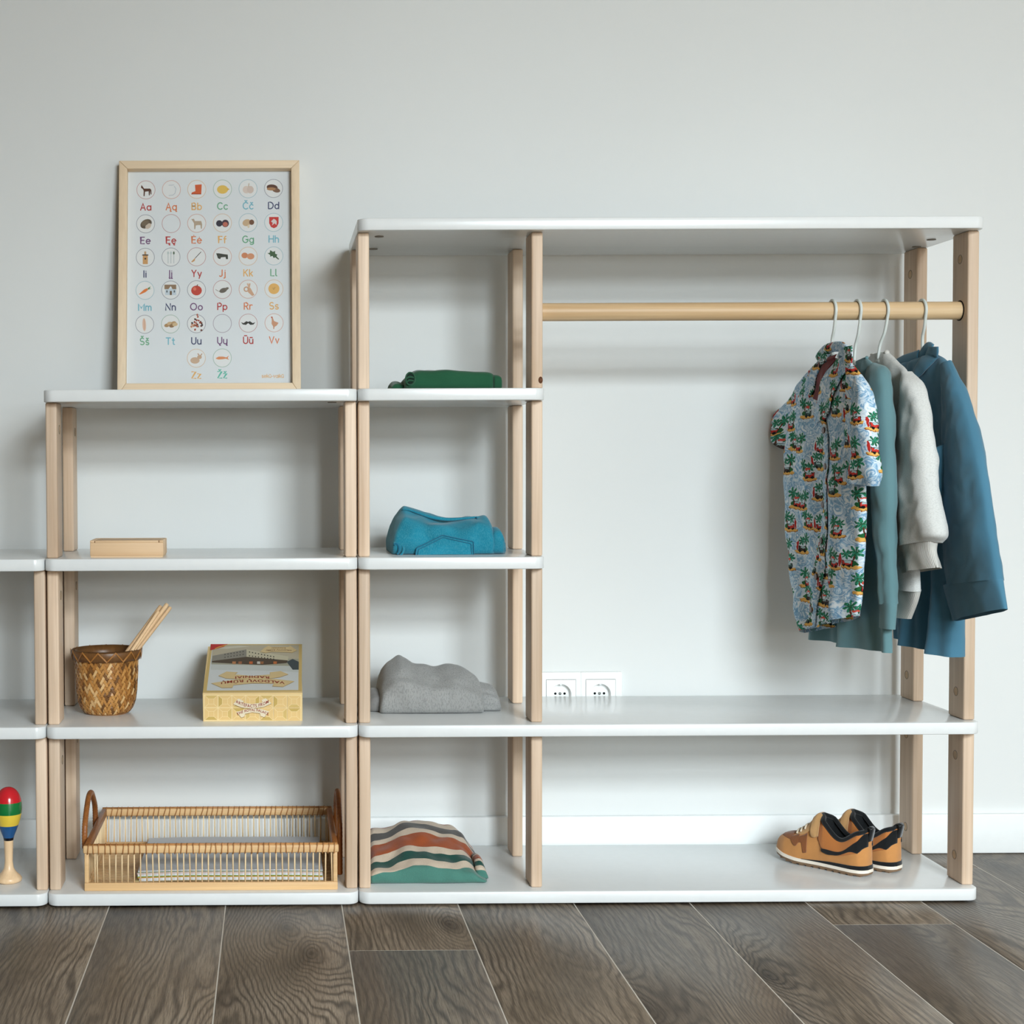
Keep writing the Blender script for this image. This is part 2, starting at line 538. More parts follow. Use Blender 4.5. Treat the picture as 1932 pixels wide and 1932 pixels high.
def post(parent, x, yi, z0, z1, plugs=None):
    """yi 0 front, 1 rear; plugs: (side, [z offsets]) dowel plugs on the inner face"""
    y0 = PIN if yi == 0 else DEP - PIN - PD
    o = box('post', x, x + PW, y0, y0 + PD, z0, z1, POSTW, parent, bevel=.0032, segs=3)
    if plugs:
        sd, zs = plugs
        fx = x if sd < 0 else x + PW
        for z in zs:
            zz = z1 - .05 if z == 't' else z0 + .05
            ring = [(fx + sd * .0002, y0 + PD / 2 + .0085 * cos(2 * pi * i / 20), zz + .0085 * sin(2 * pi * i / 20)) for i in range(20)]
            V, F = tube(ring, .0005, 5, closed=True)
            mesh('plug_rim', V, F, CAPM, o)
            V = [(fx + sd * .0003, y0 + PD / 2, zz)] + [(fx + sd * .0003, y0 + PD / 2 + .008 * cos(2 * pi * i / 16), zz + .008 * sin(2 * pi * i / 16)) for i in range(16)]
            V += [(p[0] - sd * .004, p[1], p[2]) for p in V]
            F = [(0, 1 + i, 1 + (i + 1) % 16) for i in range(16)] + [(1 + i, 18 + i, 18 + (i + 1) % 16, 1 + (i + 1) % 16) for i in range(16)]
            mesh('plug', V, F, PLUGM, o, smooth=False, recalc=True)
    return o


def caps(b, x, z, ys):
    for y in ys:
        V = []
        for i in range(16):
            a = 2 * pi * i / 16
            V.append((x + .0085 * cos(a), y + .0085 * sin(a), z + .0002))
        V += [(p[0], p[1], z - .0012) for p in V[:16]]
        F = grid_faces(2, 16, close_c=True) + [tuple(range(16)), tuple(range(31, 15, -1))]
        mesh('screw_cap', V, F, CAPM, b, smooth=False, recalc=True)


def pads(parent, x0, x1):
    for x in (x0 + .03, x1 - .03):
        for y in (.03, DEP - .03):
            V, F = lathe([(.012, R['z0']), (.012, .0)], (x, y, 0), 14)
            mesh('foot_pad', V, F, BLACK, parent)


# tall wardrobe unit
ward = empty('wardrobe_shelf', (W / 2, DEP / 2, 0), 'tall white and wood wardrobe shelf with a clothes rail', 'shelf')
bt = board(ward, 0, W, ztop(4)); board(ward, 0, WS, ztop(3)); board(ward, 0, WS, ztop(2))
board(ward, 0, W, ztop(1)); board(ward, 0, W, ztop(0)); pads(ward, 0, W)
caps(bt, .045, ztop(4) - T, (.075, .24)); caps(bt, W - .042, ztop(4) - T, (.14,)); caps(bt, W - .03, ztop(4) - T, (.235,))
post_knot = None
for k in range(4):
    for yi in (0, 1):
        post(ward, .0012, yi, ztop(k), ztop(k + 1) - T)
        p = post(ward, WS - PW - .0006, yi, ztop(k), ztop(k + 1) - T)
        if k == 3 and yi == 0: post_knot = p
for yi in (0, 1):
    post(ward, W - PW - .0006, yi, ztop(0), ztop(1) - T, (-1, ['t', 'b']))
    post(ward, W - PW - .0006, yi, ztop(1), ztop(4) - T, (-1, ['t', 'b']))
# knot on the middle post
kc = at(1020, 717, Y=PIN)
KN = plain('wood_knot', rgb(104, 66, 44), .6, .2, .3, 400)
V = [(kc.x, PIN - .0003, kc.z)] + [(kc.x + .0042 * cos(2 * pi * i / 14), PIN - .0001, kc.z + .0065 * sin(2 * pi * i / 14)) for i in range(14)]
V += [(p[0], PIN + .002, p[2]) for p in V]
mesh('knot', V, [(0, 1 + (i + 1) % 14, 1 + i) for i in range(14)] + [(1 + i, 1 + (i + 1) % 14, 16 + (i + 1) % 14, 16 + i) for i in range(14)], KN, post_knot)
# clothes rail
ZR, YR, RR = 1.1160, .0595, .0172
V, F = tube([(WS - .001, YR, ZR), (.6, YR, ZR), (.9, YR, ZR), (W - PW + .004, YR, ZR)], RR, 28)
auto(mesh('clothes_rail', V, F, RAILW, ward), 50)
ring = [(W - PW - .0009, YR + (RR + .0009) * cos(2 * pi * i / 32), ZR + (RR + .0009) * sin(2 * pi * i / 32)) for i in range(32)]
V, F = tube(ring, .0012, 6, closed=True)
mesh('rail_gap_shade', V, F, DARK, ward)  # dark ring standing in for the shaded gap round the rail's end

# low unit beside it
XM1 = -GAP; XM0 = XM1 - WL
low = empty('low_shelf', ((XM0 + XM1) / 2, DEP / 2, 0), 'white and wood shelf carrying the framed poster, four boards high', 'shelf')
lb = []
for k in range(4): lb.append(board(low, XM0, XM1, ztop(k)))
caps(lb[3], XM1 - .045, ztop(3) - T, (.06,))
pads(low, XM0, XM1)
for k in range(3):
    for yi in (0, 1):
        post(low, XM0 + .001, yi, ztop(k), ztop(k + 1) - T, (1, ['t']))
        post(low, XM1 - PW - .001, yi, ztop(k), ztop(k + 1) - T)
# lowest unit, cut by the picture's edge
XL1 = XM0 - GAP; XL0 = XL1 - WL
end = empty('lowest_shelf', ((XL0 + XL1) / 2, DEP / 2, 0), 'low white and wood shelf at the left edge holding the maraca', 'shelf')
for k in range(3): board(end, XL0, XL1, ztop(k))
pads(end, XL0, XL1)
for k in range(2):
    for yi in (0, 1):
        post(end, XL0 + .001, yi, ztop(k), ztop(k + 1) - T)
        post(end, XL1 - PW - .001, yi, ztop(k), ztop(k + 1) - T)


# ------------------------------------------------------------------ flat print helper
def text_mesh(s, weight=0.0):
    """flat outline of a string: verts (x, y), faces; cap height about 0.7"""
    cu = bpy.data.curves.new('txt', 'FONT'); cu.body = s; cu.size = 1.0; cu.align_x = 'CENTER'; cu.resolution_u = 3; cu.offset = weight
    cu.space_character = 1.08
    o = bpy.data.objects.new('txt', cu); COL.objects.link(o)
    dg = bpy.context.evaluated_depsgraph_get()
    me = bpy.data.meshes.new_from_object(o.evaluated_get(dg))
    V = [(v.co.x, v.co.y) for v in me.vertices]; F = [tuple(p.vertices) for p in me.polygons]
    bpy.data.objects.remove(o); bpy.data.curves.remove(cu); bpy.data.meshes.remove(me)
    return V, F


class Print:
    """flat shapes in photo-plane units mapped onto a real plane by mp(u, v, height)"""
    def __init__(s, mp, h0=.00012, dh=.00001):
        s.mp = mp; s.V = []; s.F = []; s.C = []; s.h = h0; s.dh = dh

    def poly(s, pts, c):
        n = len(s.V); s.V += [s.mp(u, v, s.h) for u, v in pts]; s.F.append(tuple(range(n, n + len(pts)))); s.C.append(c); s.h += s.dh
        return s

    def ell(s, x, y, rx, ry, c, rot=0, n=14):
        return s.poly([(x + rx * cos(2 * pi * i / n) * cos(rot) - ry * sin(2 * pi * i / n) * sin(rot),
                        y + rx * cos(2 * pi * i / n) * sin(rot) + ry * sin(2 * pi * i / n) * cos(rot)) for i in range(n)], c)

    def line(s, pts, wd, c):
        for (x0, y0), (x1, y1) in zip(pts, pts[1:]):
            d = math.hypot(x1 - x0, y1 - y0) or 1e-6; nx, ny = -(y1 - y0) / d * wd / 2, (x1 - x0) / d * wd / 2
            s.poly([(x0 + nx, y0 + ny), (x1 + nx, y1 + ny), (x1 - nx, y1 - ny), (x0 - nx, y0 - ny)], c)
        return s

    def ring(s, x, y, r, wd, c, n=36):
        b = len(s.V)
        for i in range(n):
            a = 2 * pi * i / n
            s.V += [s.mp(x + (r - wd / 2) * cos(a), y + (r - wd / 2) * sin(a), s.h), s.mp(x + (r + wd / 2) * cos(a), y + (r + wd / 2) * sin(a), s.h)]
        for i in range(n):
            j = (i + 1) % n
            s.F.append((b + 2 * i, b + 2 * i + 1, b + 2 * j + 1, b + 2 * j)); s.C.append(c)
        return s

    def text(s, st, fn, c, weight=0.0):
        V, F = text_mesh(st, weight); b = len(s.V)
        for x, y in V:
            u, v = fn(x, y); s.V.append(s.mp(u, v, s.h))
        for f in F:
            s.F.append(tuple(i + b for i in f)); s.C.append(c)
        s.h += s.dh
        return s

    def build(s, name, parent, mat=None):
        return mesh(name, s.V, s.F, mat or PRINT, parent, smooth=False, col=s.C)


def arc(cx, cy, rx, ry, a0, a1, n=12):
    return [(cx + rx * cos(math.radians(a0 + (a1 - a0) * i / n)), cy + ry * sin(math.radians(a0 + (a1 - a0) * i / n))) for i in range(n + 1)]


# round single-line lettering: glyph -> (width, strokes); cap height 1, small letters .68
def og(x): return [(x, 0), (x - .1, -.12), (x - .06, -.22), (x + .06, -.22)]


def caron(x, y): return [(x - .15, y + .16), (x, y), (x + .15, y + .16)]


_A = [[(0, 0), (.36, 1), (.72, 0)], [(.12, .34), (.60, .34)]]
_E = [[(.55, 1), (0, 1), (0, 0), (.55, 0)], [(0, .52), (.48, .52)]]
_C = [arc(.42, .5, .42, .5, 48, 312, 18)]
_S = [arc(.3, .74, .28, .26, 40, 270, 12) + arc(.3, .25, .3, .25, 88, -140, 12)]
_U = [[(0, 1), (0, .34)] + arc(.32, .34, .32, .34, 180, 360, 10) + [(.64, 1)]]
_Z = [[(0, 1), (.6, 1), (0, 0), (.62, 0)]]
_a = [arc(.29, .33, .29, .33, 0, 360, 16), [(.58, .68), (.58, 0)]]
_c = [arc(.3, .34, .3, .34, 45, 315, 14)]
_e = [[(.02, .36), (.6, .36)] + arc(.31, .34, .3, .34, 5, 315, 16)]
_s = [arc(.22, .5, .2, .18, 35, 270, 10) + arc(.22, .16, .22, .17, 90, -145, 10)]
_u = [[(0, .68), (0, .27)] + arc(.26, .27, .26, .27, 180, 360, 10), [(.52, .68), (.52, 0)]]
_z = [[(0, .68), (.46, .68), (0, 0), (.48, 0)]]
GLYPH = {
    'A': (.72, _A), 'Ą': (.72, _A + [og(.72)]), 'a': (.58, _a), 'ą': (.58, _a + [og(.58)]),
    'B': (.6, [[(0, 0), (0, 1), (.3, 1)] + arc(.3, .76, .24, .24, 90, -90, 8) + [(0, .52), (.34, .52)] + arc(.34, .26, .26, .26, 90, -90, 8) + [(0, 0)]]),
    'b': (.58, [[(0, 1), (0, 0)], arc(.29, .33, .29, .33, 0, 360, 16)]),
    'C': (.72, _C), 'Č': (.72, _C + [caron(.42, 1.14)]), 'c': (.52, _c), 'č': (.52, _c + [caron(.3, .84)]),
    'D': (.72, [[(0, 0), (0, 1), (.25, 1)] + arc(.25, .5, .47, .5, 90, -90, 14) + [(0, 0)]]), 'd': (.58, [[(.58, 1), (.58, 0)], arc(.29, .33, .29, .33, 0, 360, 16)]),
    'E': (.55, _E), 'Ę': (.55, _E + [og(.5)]), 'Ė': (.55, _E + [[(.28, 1.2), (.281, 1.2)]]),
    'e': (.6, _e), 'ę': (.6, _e + [og(.4)]), 'ė': (.6, _e + [[(.31, .9), (.311, .9)]]),
    'F': (.52, [[(.52, 1), (0, 1), (0, 0)], [(0, .52), (.45, .52)]]), 'f': (.36, [arc(.3, .82, .17, .18, 80, 180, 6) + [(.13, 0)], [(0, .62), (.34, .62)]]),
    'G': (.8, [arc(.42, .5, .42, .5, 48, 340, 18) + [(.82, .46), (.5, .46)]]), 'g': (.58, [arc(.29, .33, .29, .33, 0, 360, 16), [(.58, .68), (.58, -.08)] + arc(.31, -.08, .27, .2, 0, -150, 8)]),
    'H': (.68, [[(0, 0), (0, 1)], [(.68, 0), (.68, 1)], [(0, .52), (.68, .52)]]), 'h': (.5, [[(0, 0), (0, 1)], [(0, .4)] + arc(.25, .42, .25, .26, 180, 0, 8) + [(.5, 0)]]),
    'I': (.05, [[(0, 0), (0, 1)]]), 'i': (.05, [[(0, 0), (0, .68)], [(0, .92), (.001, .92)]]),
    'Į': (.05, [[(0, 0), (0, 1)], og(.04)]), 'į': (.05, [[(0, 0), (0, .68)], [(0, .92), (.001, .92)], og(.04)]),
    'Y': (.64, [[(0, 1), (.32, .48), (.64, 1)], [(.32, .48), (.32, 0)]]), 'y': (.52, [[(0, .68), (.28, .06)], [(.54, .68), (.2, -.26)]]),
    'J': (.4, [[(.4, 1), (.4, .25)] + arc(.18, .25, .22, .25, 0, -140, 8)]), 'j': (.2, [[(.18, .68), (.18, -.1)] + arc(.04, -.1, .14, .16, 0, -110, 6), [(.18, .92), (.181, .92)]]),
    'K': (.6, [[(0, 0), (0, 1)], [(.56, 1), (0, .42)], [(.2, .6), (.6, 0)]]), 'k': (.44, [[(0, 0), (0, 1)], [(.42, .66), (0, .26)], [(.16, .4), (.46, 0)]]),
    'L': (.5, [[(0, 1), (0, 0), (.5, 0)]]), 'l': (.18, [[(0, 1), (0, .12), (.06, .02), (.16, 0)]]),
    'M': (.84, [[(0, 0), (0, 1), (.42, .35), (.84, 1), (.84, 0)]]), 'm': (.8, [[(0, 0), (0, .68)], [(0, .42)] + arc(.2, .45, .2, .23, 180, 0, 7) + [(.4, 0)], [(.4, .42)] + arc(.6, .45, .2, .23, 180, 0, 7) + [(.8, 0)]]),
    'N': (.7, [[(0, 0), (0, 1), (.7, 0), (.7, 1)]]), 'n': (.5, [[(0, 0), (0, .68)], [(0, .4)] + arc(.25, .42, .25, .26, 180, 0, 8) + [(.5, 0)]]),
    'O': (.92, [arc(.46, .5, .46, .5, 0, 360, 24)]), 'o': (.62, [arc(.31, .33, .31, .33, 0, 360, 18)]),
    'P': (.56, [[(0, 0), (0, 1), (.28, 1)] + arc(.28, .73, .28, .27, 90, -90, 8) + [(0, .46)]]), 'p': (.58, [[(0, .68), (0, -.28)], arc(.29, .33, .29, .33, 0, 360, 16)]),
    'R': (.58, [[(0, 0), (0, 1), (.28, 1)] + arc(.28, .74, .28, .26, 90, -90, 8) + [(0, .48)], [(.28, .48), (.58, 0)]]), 'r': (.34, [[(0, 0), (0, .68)], [(0, .36)] + arc(.25, .4, .25, .28, 180, 60, 6)]),
    'S': (.6, _S), 'Š': (.6, _S + [caron(.3, 1.14)]), 's': (.44, _s), 'š': (.44, _s + [caron(.22, .84)]),
    'T': (.66, [[(0, 1), (.66, 1)], [(.33, 1), (.33, 0)]]), 't': (.36, [[(.16, .95), (.16, .14), (.22, .02), (.36, 0)], [(0, .66), (.34, .66)]]),
    'U': (.64, _U), 'Ų': (.64, _U + [og(.4)]), 'Ū': (.64, _U + [[(.14, 1.2), (.5, 1.2)]]),
    'u': (.52, _u), 'ų': (.52, _u + [og(.52)]), 'ū': (.52, _u + [[(.08, .92), (.44, .92)]]),
    'V': (.68, [[(0, 1), (.34, 0), (.68, 1)]]), 'v': (.5, [[(0, .68), (.25, 0), (.5, .68)]]),
    'Z': (.62, _Z), 'Ž': (.62, _Z + [caron(.31, 1.14)]), 'z': (.48, _z), 'ž': (.48, _z + [caron(.24, .84)]), '-': (.3, [[(0, .35), (.3, .35)]]),
}


def stroke_text(P, st, ox, oy, size, col, wd=.165, sp=.27):
    """lay a string of single-line letters, centred, as one print shape"""
    tw = sum(GLYPH[c][0] for c in st) + sp * (len(st) - 1); x = -tw / 2
    for c in st:
        gw, strokes = GLYPH[c]
        for s in strokes:
            b = len(P.V); n = len(s); L = []; Rr = []
            for i in range(n):
                a = s[max(0, i - 1)]; d = s[min(n - 1, i + 1)]
                tx, ty = d[0] - a[0], d[1] - a[1]; q = math.hypot(tx, ty) or 1e-6; tx /= q; ty /= q
                k = 1.0
                if 0 < i < n - 1:
                    e = s[i]; ux, uy = e[0] - a[0], e[1] - a[1]; uq = math.hypot(ux, uy) or 1e-6
                    k = min(1.9, 1 / max(.4, abs(tx * ux / uq + ty * uy / uq)))
                L.append((s[i][0] - ty * wd / 2 * k, s[i][1] + tx * wd / 2 * k)); Rr.append((s[i][0] + ty * wd / 2 * k, s[i][1] - tx * wd / 2 * k))
            for p in L + Rr: P.V.append(P.mp(ox + (x + p[0]) * size, oy - p[1] * size, P.h))
            for i in range(n - 1):
                P.F.append((b + i, b + i + 1, b + n + i + 1, b + n + i)); P.C.append(col)
            for e in (s[0], s[-1]):
                P.h += .000004
                P.ell(ox + (x + e[0]) * size, oy - e[1] * size, wd / 2 * size, wd / 2 * size, col, n=8); P.h -= P.dh
        x += gw + sp
    return P


# ------------------------------------------------------------------ framed alphabet poster leaning on the wall
FB = at(219, 733, Y=.268); FB2 = at(566, 733, Y=.268)
FT = at(226.5, 303, Y=.339); FT2 = at(566.5, 303, Y=.339)
zb = ztop(3)
tilt = (FT.y - FB.y) / (FT.z - FB.z)
y_b = FB.y - (FB.z - zb) * tilt
ax_u = Vector((1, 0, 0)); ax_v = Vector((0, tilt, 1)).normalized(); ax_n = ax_u.cross(ax_v).normalized()   # ax_n points to the room
if ax_n.y > 0: ax_n = -ax_n
FO = Vector(((FB.x + FT.x) / 2, y_b, zb))
FWD = (FB2.x + FT2.x) / 2 - FO.x; FHT = (FT.z - zb) / ax_v.z
FD, BW, BB = .024, .0172, .0265


def fp(u, v, d=0.0): return FO + ax_u * u + ax_v * v + ax_n * d


pic = empty('picture_frame', FO + ax_u * FWD / 2, 'pale wooden frame holding an alphabet poster, leaning on the wall', 'picture')


def fbar(u0, u1, v0, v1, um0, um1, mat):
    """mitred bar: outer edge u0..u1, inner um0..um1 given as quads"""
    q = [(u0, v0), (u1, v0), (um1, v1), (um0, v1)]
    C = [fp(u, v, -FD) for u, v in q] + [fp(u, v, 0) for u, v in q]
    return obox('frame_bar', C, mat, pic, .0012)


g = .0002
fbar(g, FWD - g, 0, BB, BW + g, FWD - BW - g, FRAMEX)
q = FHT
C = [fp(g, FHT, -FD), fp(FWD - g, FHT, -FD), fp(FWD - BW - g, FHT - BW, -FD), fp(BW + g, FHT - BW, -FD)]
obox('frame_bar', C + [c + ax_n * FD for c in C], FRAMEX, pic, .0012)
C = [fp(0, g, -FD), fp(0, FHT - g, -FD), fp(BW, FHT - BW - g, -FD), fp(BW, BB + g, -FD)]
obox('frame_bar', C + [c + ax_n * FD for c in C], FRAMEW, pic, .0012)
C = [fp(FWD, g, -FD), fp(FWD, FHT - g, -FD), fp(FWD - BW, FHT - BW - g, -FD), fp(FWD - BW, BB + g, -FD)]
obox('frame_bar', C + [c + ax_n * FD for c in C], FRAMEW, pic, .0012)
REC = -.0205
PAPER = plain('poster_paper', rgb(226, 231, 234), .55, .3, .008)
C = [fp(BW - .004, BW - .004, -FD), fp(FWD - BW + .004, BW - .004, -FD), fp(FWD - BW + .004, FHT - BW + .004, -FD), fp(BW - .004, FHT - BW + .004, -FD)]
poster = obox('poster', C + [c + ax_n * (FD + REC) for c in C], PAPER, pic, label='white alphabet poster with small round pictures')
pl = (fp(0, 0, REC), ax_n)


def pmap(x, y, h): return at(x, y, plane=pl) + ax_n * h


GL = NT('frame_glazing')
_tr = GL.n('ShaderNodeBsdfTransparent'); _gl = GL.n('ShaderNodeBsdfGlossy'); _gl.inputs['Roughness'].default_value = .08
_mx = GL.n('ShaderNodeMixShader'); _mx.inputs[0].default_value = .035
GL.t.links.new(_tr.outputs[0], _mx.inputs[1]); GL.t.links.new(_gl.outputs[0], _mx.inputs[2])
GL.t.links.new(_mx.outputs[0], GL.t.nodes['Material Output'].inputs['Surface'])
C = [fp(BW - .003, BW - .003, REC + .004), fp(FWD - BW + .003, BW - .003, REC + .004), fp(FWD - BW + .003, FHT - BW + .003, REC + .004), fp(BW - .003, FHT - BW + .003, REC + .004)]
obox('glazing', C + [c + ax_n * .0012 for c in C], GL.m, pic)

K = dict(red=rgb(186, 62, 62), org=rgb(222, 130, 86), yel=rgb(232, 180, 110), grn=rgb(112, 174, 138), blu=rgb(120, 186, 204), nav=rgb(64, 74, 112), pur=rgb(120, 82, 126), tea=rgb(96, 190, 168))
LET = [['Aa red', 'Ąą org', 'Bb yel', 'Cc grn', 'Čč blu', 'Dd nav'], ['Ee pur', 'Ęę red', 'Ėė org', 'Ff yel', 'Gg grn', 'Hh blu'],
       ['Ii nav', 'Įį pur', 'Yy red', 'Jj org', 'Kk yel', 'Ll grn'], ['Mm blu', 'Nn nav', 'Oo pur', 'Pp red', 'Rr org', 'Ss yel'],
       ['Šš grn', 'Tt blu', 'Uu nav', 'Ųų pur', 'Ūū red', 'Vv org'], [None, None, 'Zz yel', 'Žž tea', None, None]]
RINGC = [['red', 'org', 'yel', 'grn', 'blu', 'nav'], ['nav', 'red', 'org', 'yel', 'blu', 'blu'], ['nav', 'nav', 'red', 'org', 'yel', 'blu'],
         ['blu', 'nav', 'nav', 'red', 'org', 'yel'], ['nav', 'grn', 'nav', 'pur', 'red', 'org'], [None, None, 'yel', 'grn', None, None]]
ROWY = [357.0, 421.0, 484.2, 546.5, 610.5, 675.6]
BASEY = [395.2, 458.5, 521.8, 584.5, 649.0, 713.6]


def colx(c, y):   # columns fan out a little towards the foot of the leaning sheet
    a = interp(y, [340, 720], [0, 1])
    return [275.5, 323.5, 371.3, 419.8, 468.0, 516.0][c] * (1 - a) + [272.0, 321.0, 370.3, 419.3, 468.3, 517.5][c] * a


def icons(P, key):
    """small printed picture in a unit disc, y up"""
    br, dk, tn = rgb(92, 58, 44), rgb(52, 46, 44), rgb(196, 160, 120)
    if key == 'Aa':
        P.poly([(-.55, .25), (-.5, .55), (-.38, .4), (-.2, .15), (.45, .15), (.6, 0), (.62, -.5), (.52, -.5), (.48, -.1), (.42, -.6), (.32, -.6), (.3, -.15), (-.1, -.2), (-.15, -.7), (-.27, -.7), (-.25, -.1), (-.35, .1)], br)
    elif key == 'Ąą':
        for a in ([(-.3, .5), (.1, .5), (.3, .55)], [(.3, .4), (.5, .1), (.4, -.4), (.2, -.6)], [(-.3, -.65), (.2, -.6)]): P.line(a, .06, rgb(186, 196, 204))
    elif key == 'Bb':
        P.poly([(-.2, .5), (.55, .55), (.5, -.5), (-.6, -.5), (-.55, -.35), (-.15, -.2)], rgb(214, 96, 52)); P.line([(-.6, -.52), (.5, -.52)], .08, rgb(160, 62, 36))
    elif key == 'Cc':
        P.ell(0, -.05, .62, .48, rgb(232, 194, 96)); P.poly([(.5, .15), (.8, -.02), (.5, -.2)], rgb(224, 182, 84))
    elif key == 'Čč':
        P.ell(-.2, -.1, .4, .42, rgb(222, 206, 196)); P.ell(.25, -.1, .38, .42, rgb(214, 196, 186)); P.line([(.05, .2), (.1, .6)], .12, rgb(206, 188, 170))
    elif key == 'Dd':
        P.ell(-.15, .12, .62, .33, br, -.1); P.ell(.3, -.2, .45, .25, rgb(124, 92, 72), -.2); P.ell(-.25, -.05, .5, .18, rgb(176, 132, 92))
    elif key == 'Ee':
        P.ell(.05, 0, .68, .48, rgb(96, 84, 70), .5); P.ell(.3, -.25, .38, .26, rgb(206, 190, 174), .7); P.ell(-.05, .1, .45, .28, rgb(118, 104, 86), .5)
    elif key == 'Ėė':
        P.poly([(-.6, .45), (-.3, .5), (-.2, .25), (.5, .25), (.6, -.1), (.58, -.6), (.46, -.6), (.42, -.2), (.1, -.2), (-.1, -.25), (-.15, -.65), (-.27, -.65), (-.3, 0), (-.45, .25)], rgb(186, 166, 144))
    elif key == 'Ff':
        P.ell(-.35, -.05, .36, .36, rgb(52, 50, 66)); P.ell(.32, -.05, .4, .42, rgb(70, 50, 66)); P.ell(.32, -.15, .28, .26, rgb(196, 110, 92))
    elif key == 'Gg':
        P.ell(-.15, 0, .48, .38, rgb(206, 176, 140), .3); P.ell(.4, .05, .28, .3, rgb(118, 82, 62)); P.ell(.05, -.4, .12, .2, rgb(224, 208, 180))
    elif key == 'Hh':
        P.poly([(-.5, .6), (.55, .6), (.55, -.1), (.35, -.5), (.02, -.65), (-.3, -.5), (-.5, -.1)], rgb(206, 58, 56))
        P.poly([(-.3, .1), (0, .4), (.2, .3), (.35, .1), (.3, -.3), (.1, -.1), (-.2, -.35), (-.1, -.05)], rgb(226, 214, 212))
    elif key == 'Ii':
        P.poly([(-.28, -.75), (.28, -.75), (.28, .2), (-.28, .2)], rgb(206, 158, 104)); P.poly([(-.38, .2), (.38, .2), (.3, .32), (-.3, .32)], dk); P.poly([(-.12, .32), (.1, .32), (.1, .65), (-.12, .65)], tn); P.ell(0, -.15, .1, .1, dk)
    elif key == 'Įį':
        for x in (-.32, 0, .32): P.line([(x, .3), (x, -.7)], .06, rgb(176, 188, 192)); P.ell(x, .45, .1, .18, rgb(190, 204, 204) if x < .2 else rgb(86, 110, 92))
    elif key == 'Yy':
        P.line([(.5, .55), (-.2, -.2)], .07, dk); P.poly([(-.15, -.1), (-.25, -.2), (-.6, -.55), (-.5, -.62), (-.2, -.45)], rgb(210, 160, 108))
    elif key == 'Jj':
        P.poly([(-.7, .35), (-.4, .35), (.6, .2), (.62, -.3), (.4, -.3), (.35, -.05), (-.15, -.1), (-.25, -.3), (-.5, -.2), (-.6, .1)], rgb(60, 66, 60))
    elif key == 'Kk':
        P.ell(-.38, .08, .36, .32, rgb(214, 140, 100)); P.ell(.28, -.02, .42, .34, rgb(220, 154, 116))
    elif key == 'Ll':
        P.poly([(-.7, .3), (-.45, .35), (-.4, .65), (-.1, .45), (.15, .55), (.15, .25), (.4, .15), (.3, -.05), (.6, -.35), (.5, -.42), (.15, -.15), (0, -.25), (-.15, 0), (-.4, -.1), (-.4, .1)], rgb(62, 96, 66))
    elif key == 'Mm':
        P.poly([(-.7, -.45), (-.1, .1), (.25, .25), (.35, .05), (.05, -.2), (-.5, -.45)], rgb(228, 128, 62)); P.poly([(.3, .25), (.65, .45), (.5, .2), (.75, .2), (.35, .08)], rgb(104, 140, 84))
    elif key == 'Nn':
        P.poly([(-.62, -.55), (.6, -.55), (.6, .2), (-.62, .2)], rgb(200, 214, 224)); P.poly([(-.7, .6), (.6, .6), (.62, .1), (.2, .1), (0, .45), (-.25, .1), (-.7, .1)], rgb(150, 124, 98)); P.poly([(-.1, -.55), (.12, -.55), (.12, -.1), (-.1, -.1)], rgb(108, 84, 58))
        for x in (-.42, .4): P.ell(x, -.15, .08, .14, rgb(90, 100, 110))
    elif key == 'Oo':
        P.ell(0, -.08, .6, .55, rgb(198, 72, 58)); P.ell(-.2, .1, .18, .2, rgb(222, 120, 96)); P.line([(.02, .4), (.15, .6)], .08, br)
    elif key == 'Pp':
        P.ell(.1, -.1, .45, .26, rgb(104, 98, 90), .35); P.ell(.5, .1, .22, .14, rgb(116, 108, 98), .4); P.line([(-.3, -.25), (-.6, -.1), (-.75, 0)], .06, rgb(150, 140, 132))
    elif key == 'Rr':
        P.poly([(.7, -.65), (.45, -.75), (.0, -.35), (-.1, .1), (.25, .15)], rgb(212, 170, 140)); P.ring(-.2, 0, .24, .13, rgb(206, 162, 132), 16)
        for dx in (-.1, .08, .22): P.line([(.12, .1), (dx, .65)], .11, rgb(216, 176, 146))
    elif key == 'Ss':
        P.ell(0, .02, .62, .6, rgb(232, 182, 104), n=20)
        for x, y in ((-.1, .1), (.1, .15), (.05, .02), (-.05, -.04)): P.ell(x, y, .05, .03, rgb(120, 90, 60))
    elif key == 'Šš':
        P.ell(-.05, -.05, .2, .72, rgb(226, 190, 168), .05); P.line([(-.05, .6), (-.02, -.6)], .05, rgb(208, 166, 140))
    elif key == 'Tt':
        for x, y, c in ((-.4, -.15, rgb(176, 140, 98)), (-.1, .05, rgb(206, 178, 138)), (.35, .1, rgb(188, 154, 112)), (.15, -.2, rgb(150, 116, 80)), (.5, -.05, rgb(212, 186, 146))): P.ell(x, y, .3, .2, c, .2)
    elif key == 'Uu':
        rn = random.Random(3)
        for i in range(26):
            P.ell(rn.gauss(0, .3), rn.gauss(0, .3), .13, .1, [rgb(160, 70, 52), rgb(196, 130, 92), rgb(104, 58, 46), rgb(178, 96, 76), rgb(52, 46, 50)][i % 5], rn.random() * 3, 8)
    elif key == 'Ūū':
        P.poly([(-.8, .1), (-.5, 0), (-.2, .22), (0, .14), (.2, .22), (.5, 0), (.8, .1), (.6, -.15), (.25, -.2), (0, 0), (-.25, -.2), (-.6, -.15)], rgb(50, 52, 50))
    elif key == 'Vv':
        P.poly([(-.3, .65), (-.15, .6), (0, .2), (.5, 0), (.3, -.3), (.05, -.45), (0, -.7), (-.08, -.7), (-.1, -.4), (-.28, -.1), (-.25, .3)], rgb(206, 152, 120)); P.ell(-.25, .62, .1, .08, rgb(186, 84, 62))
    elif key == 'Zz':
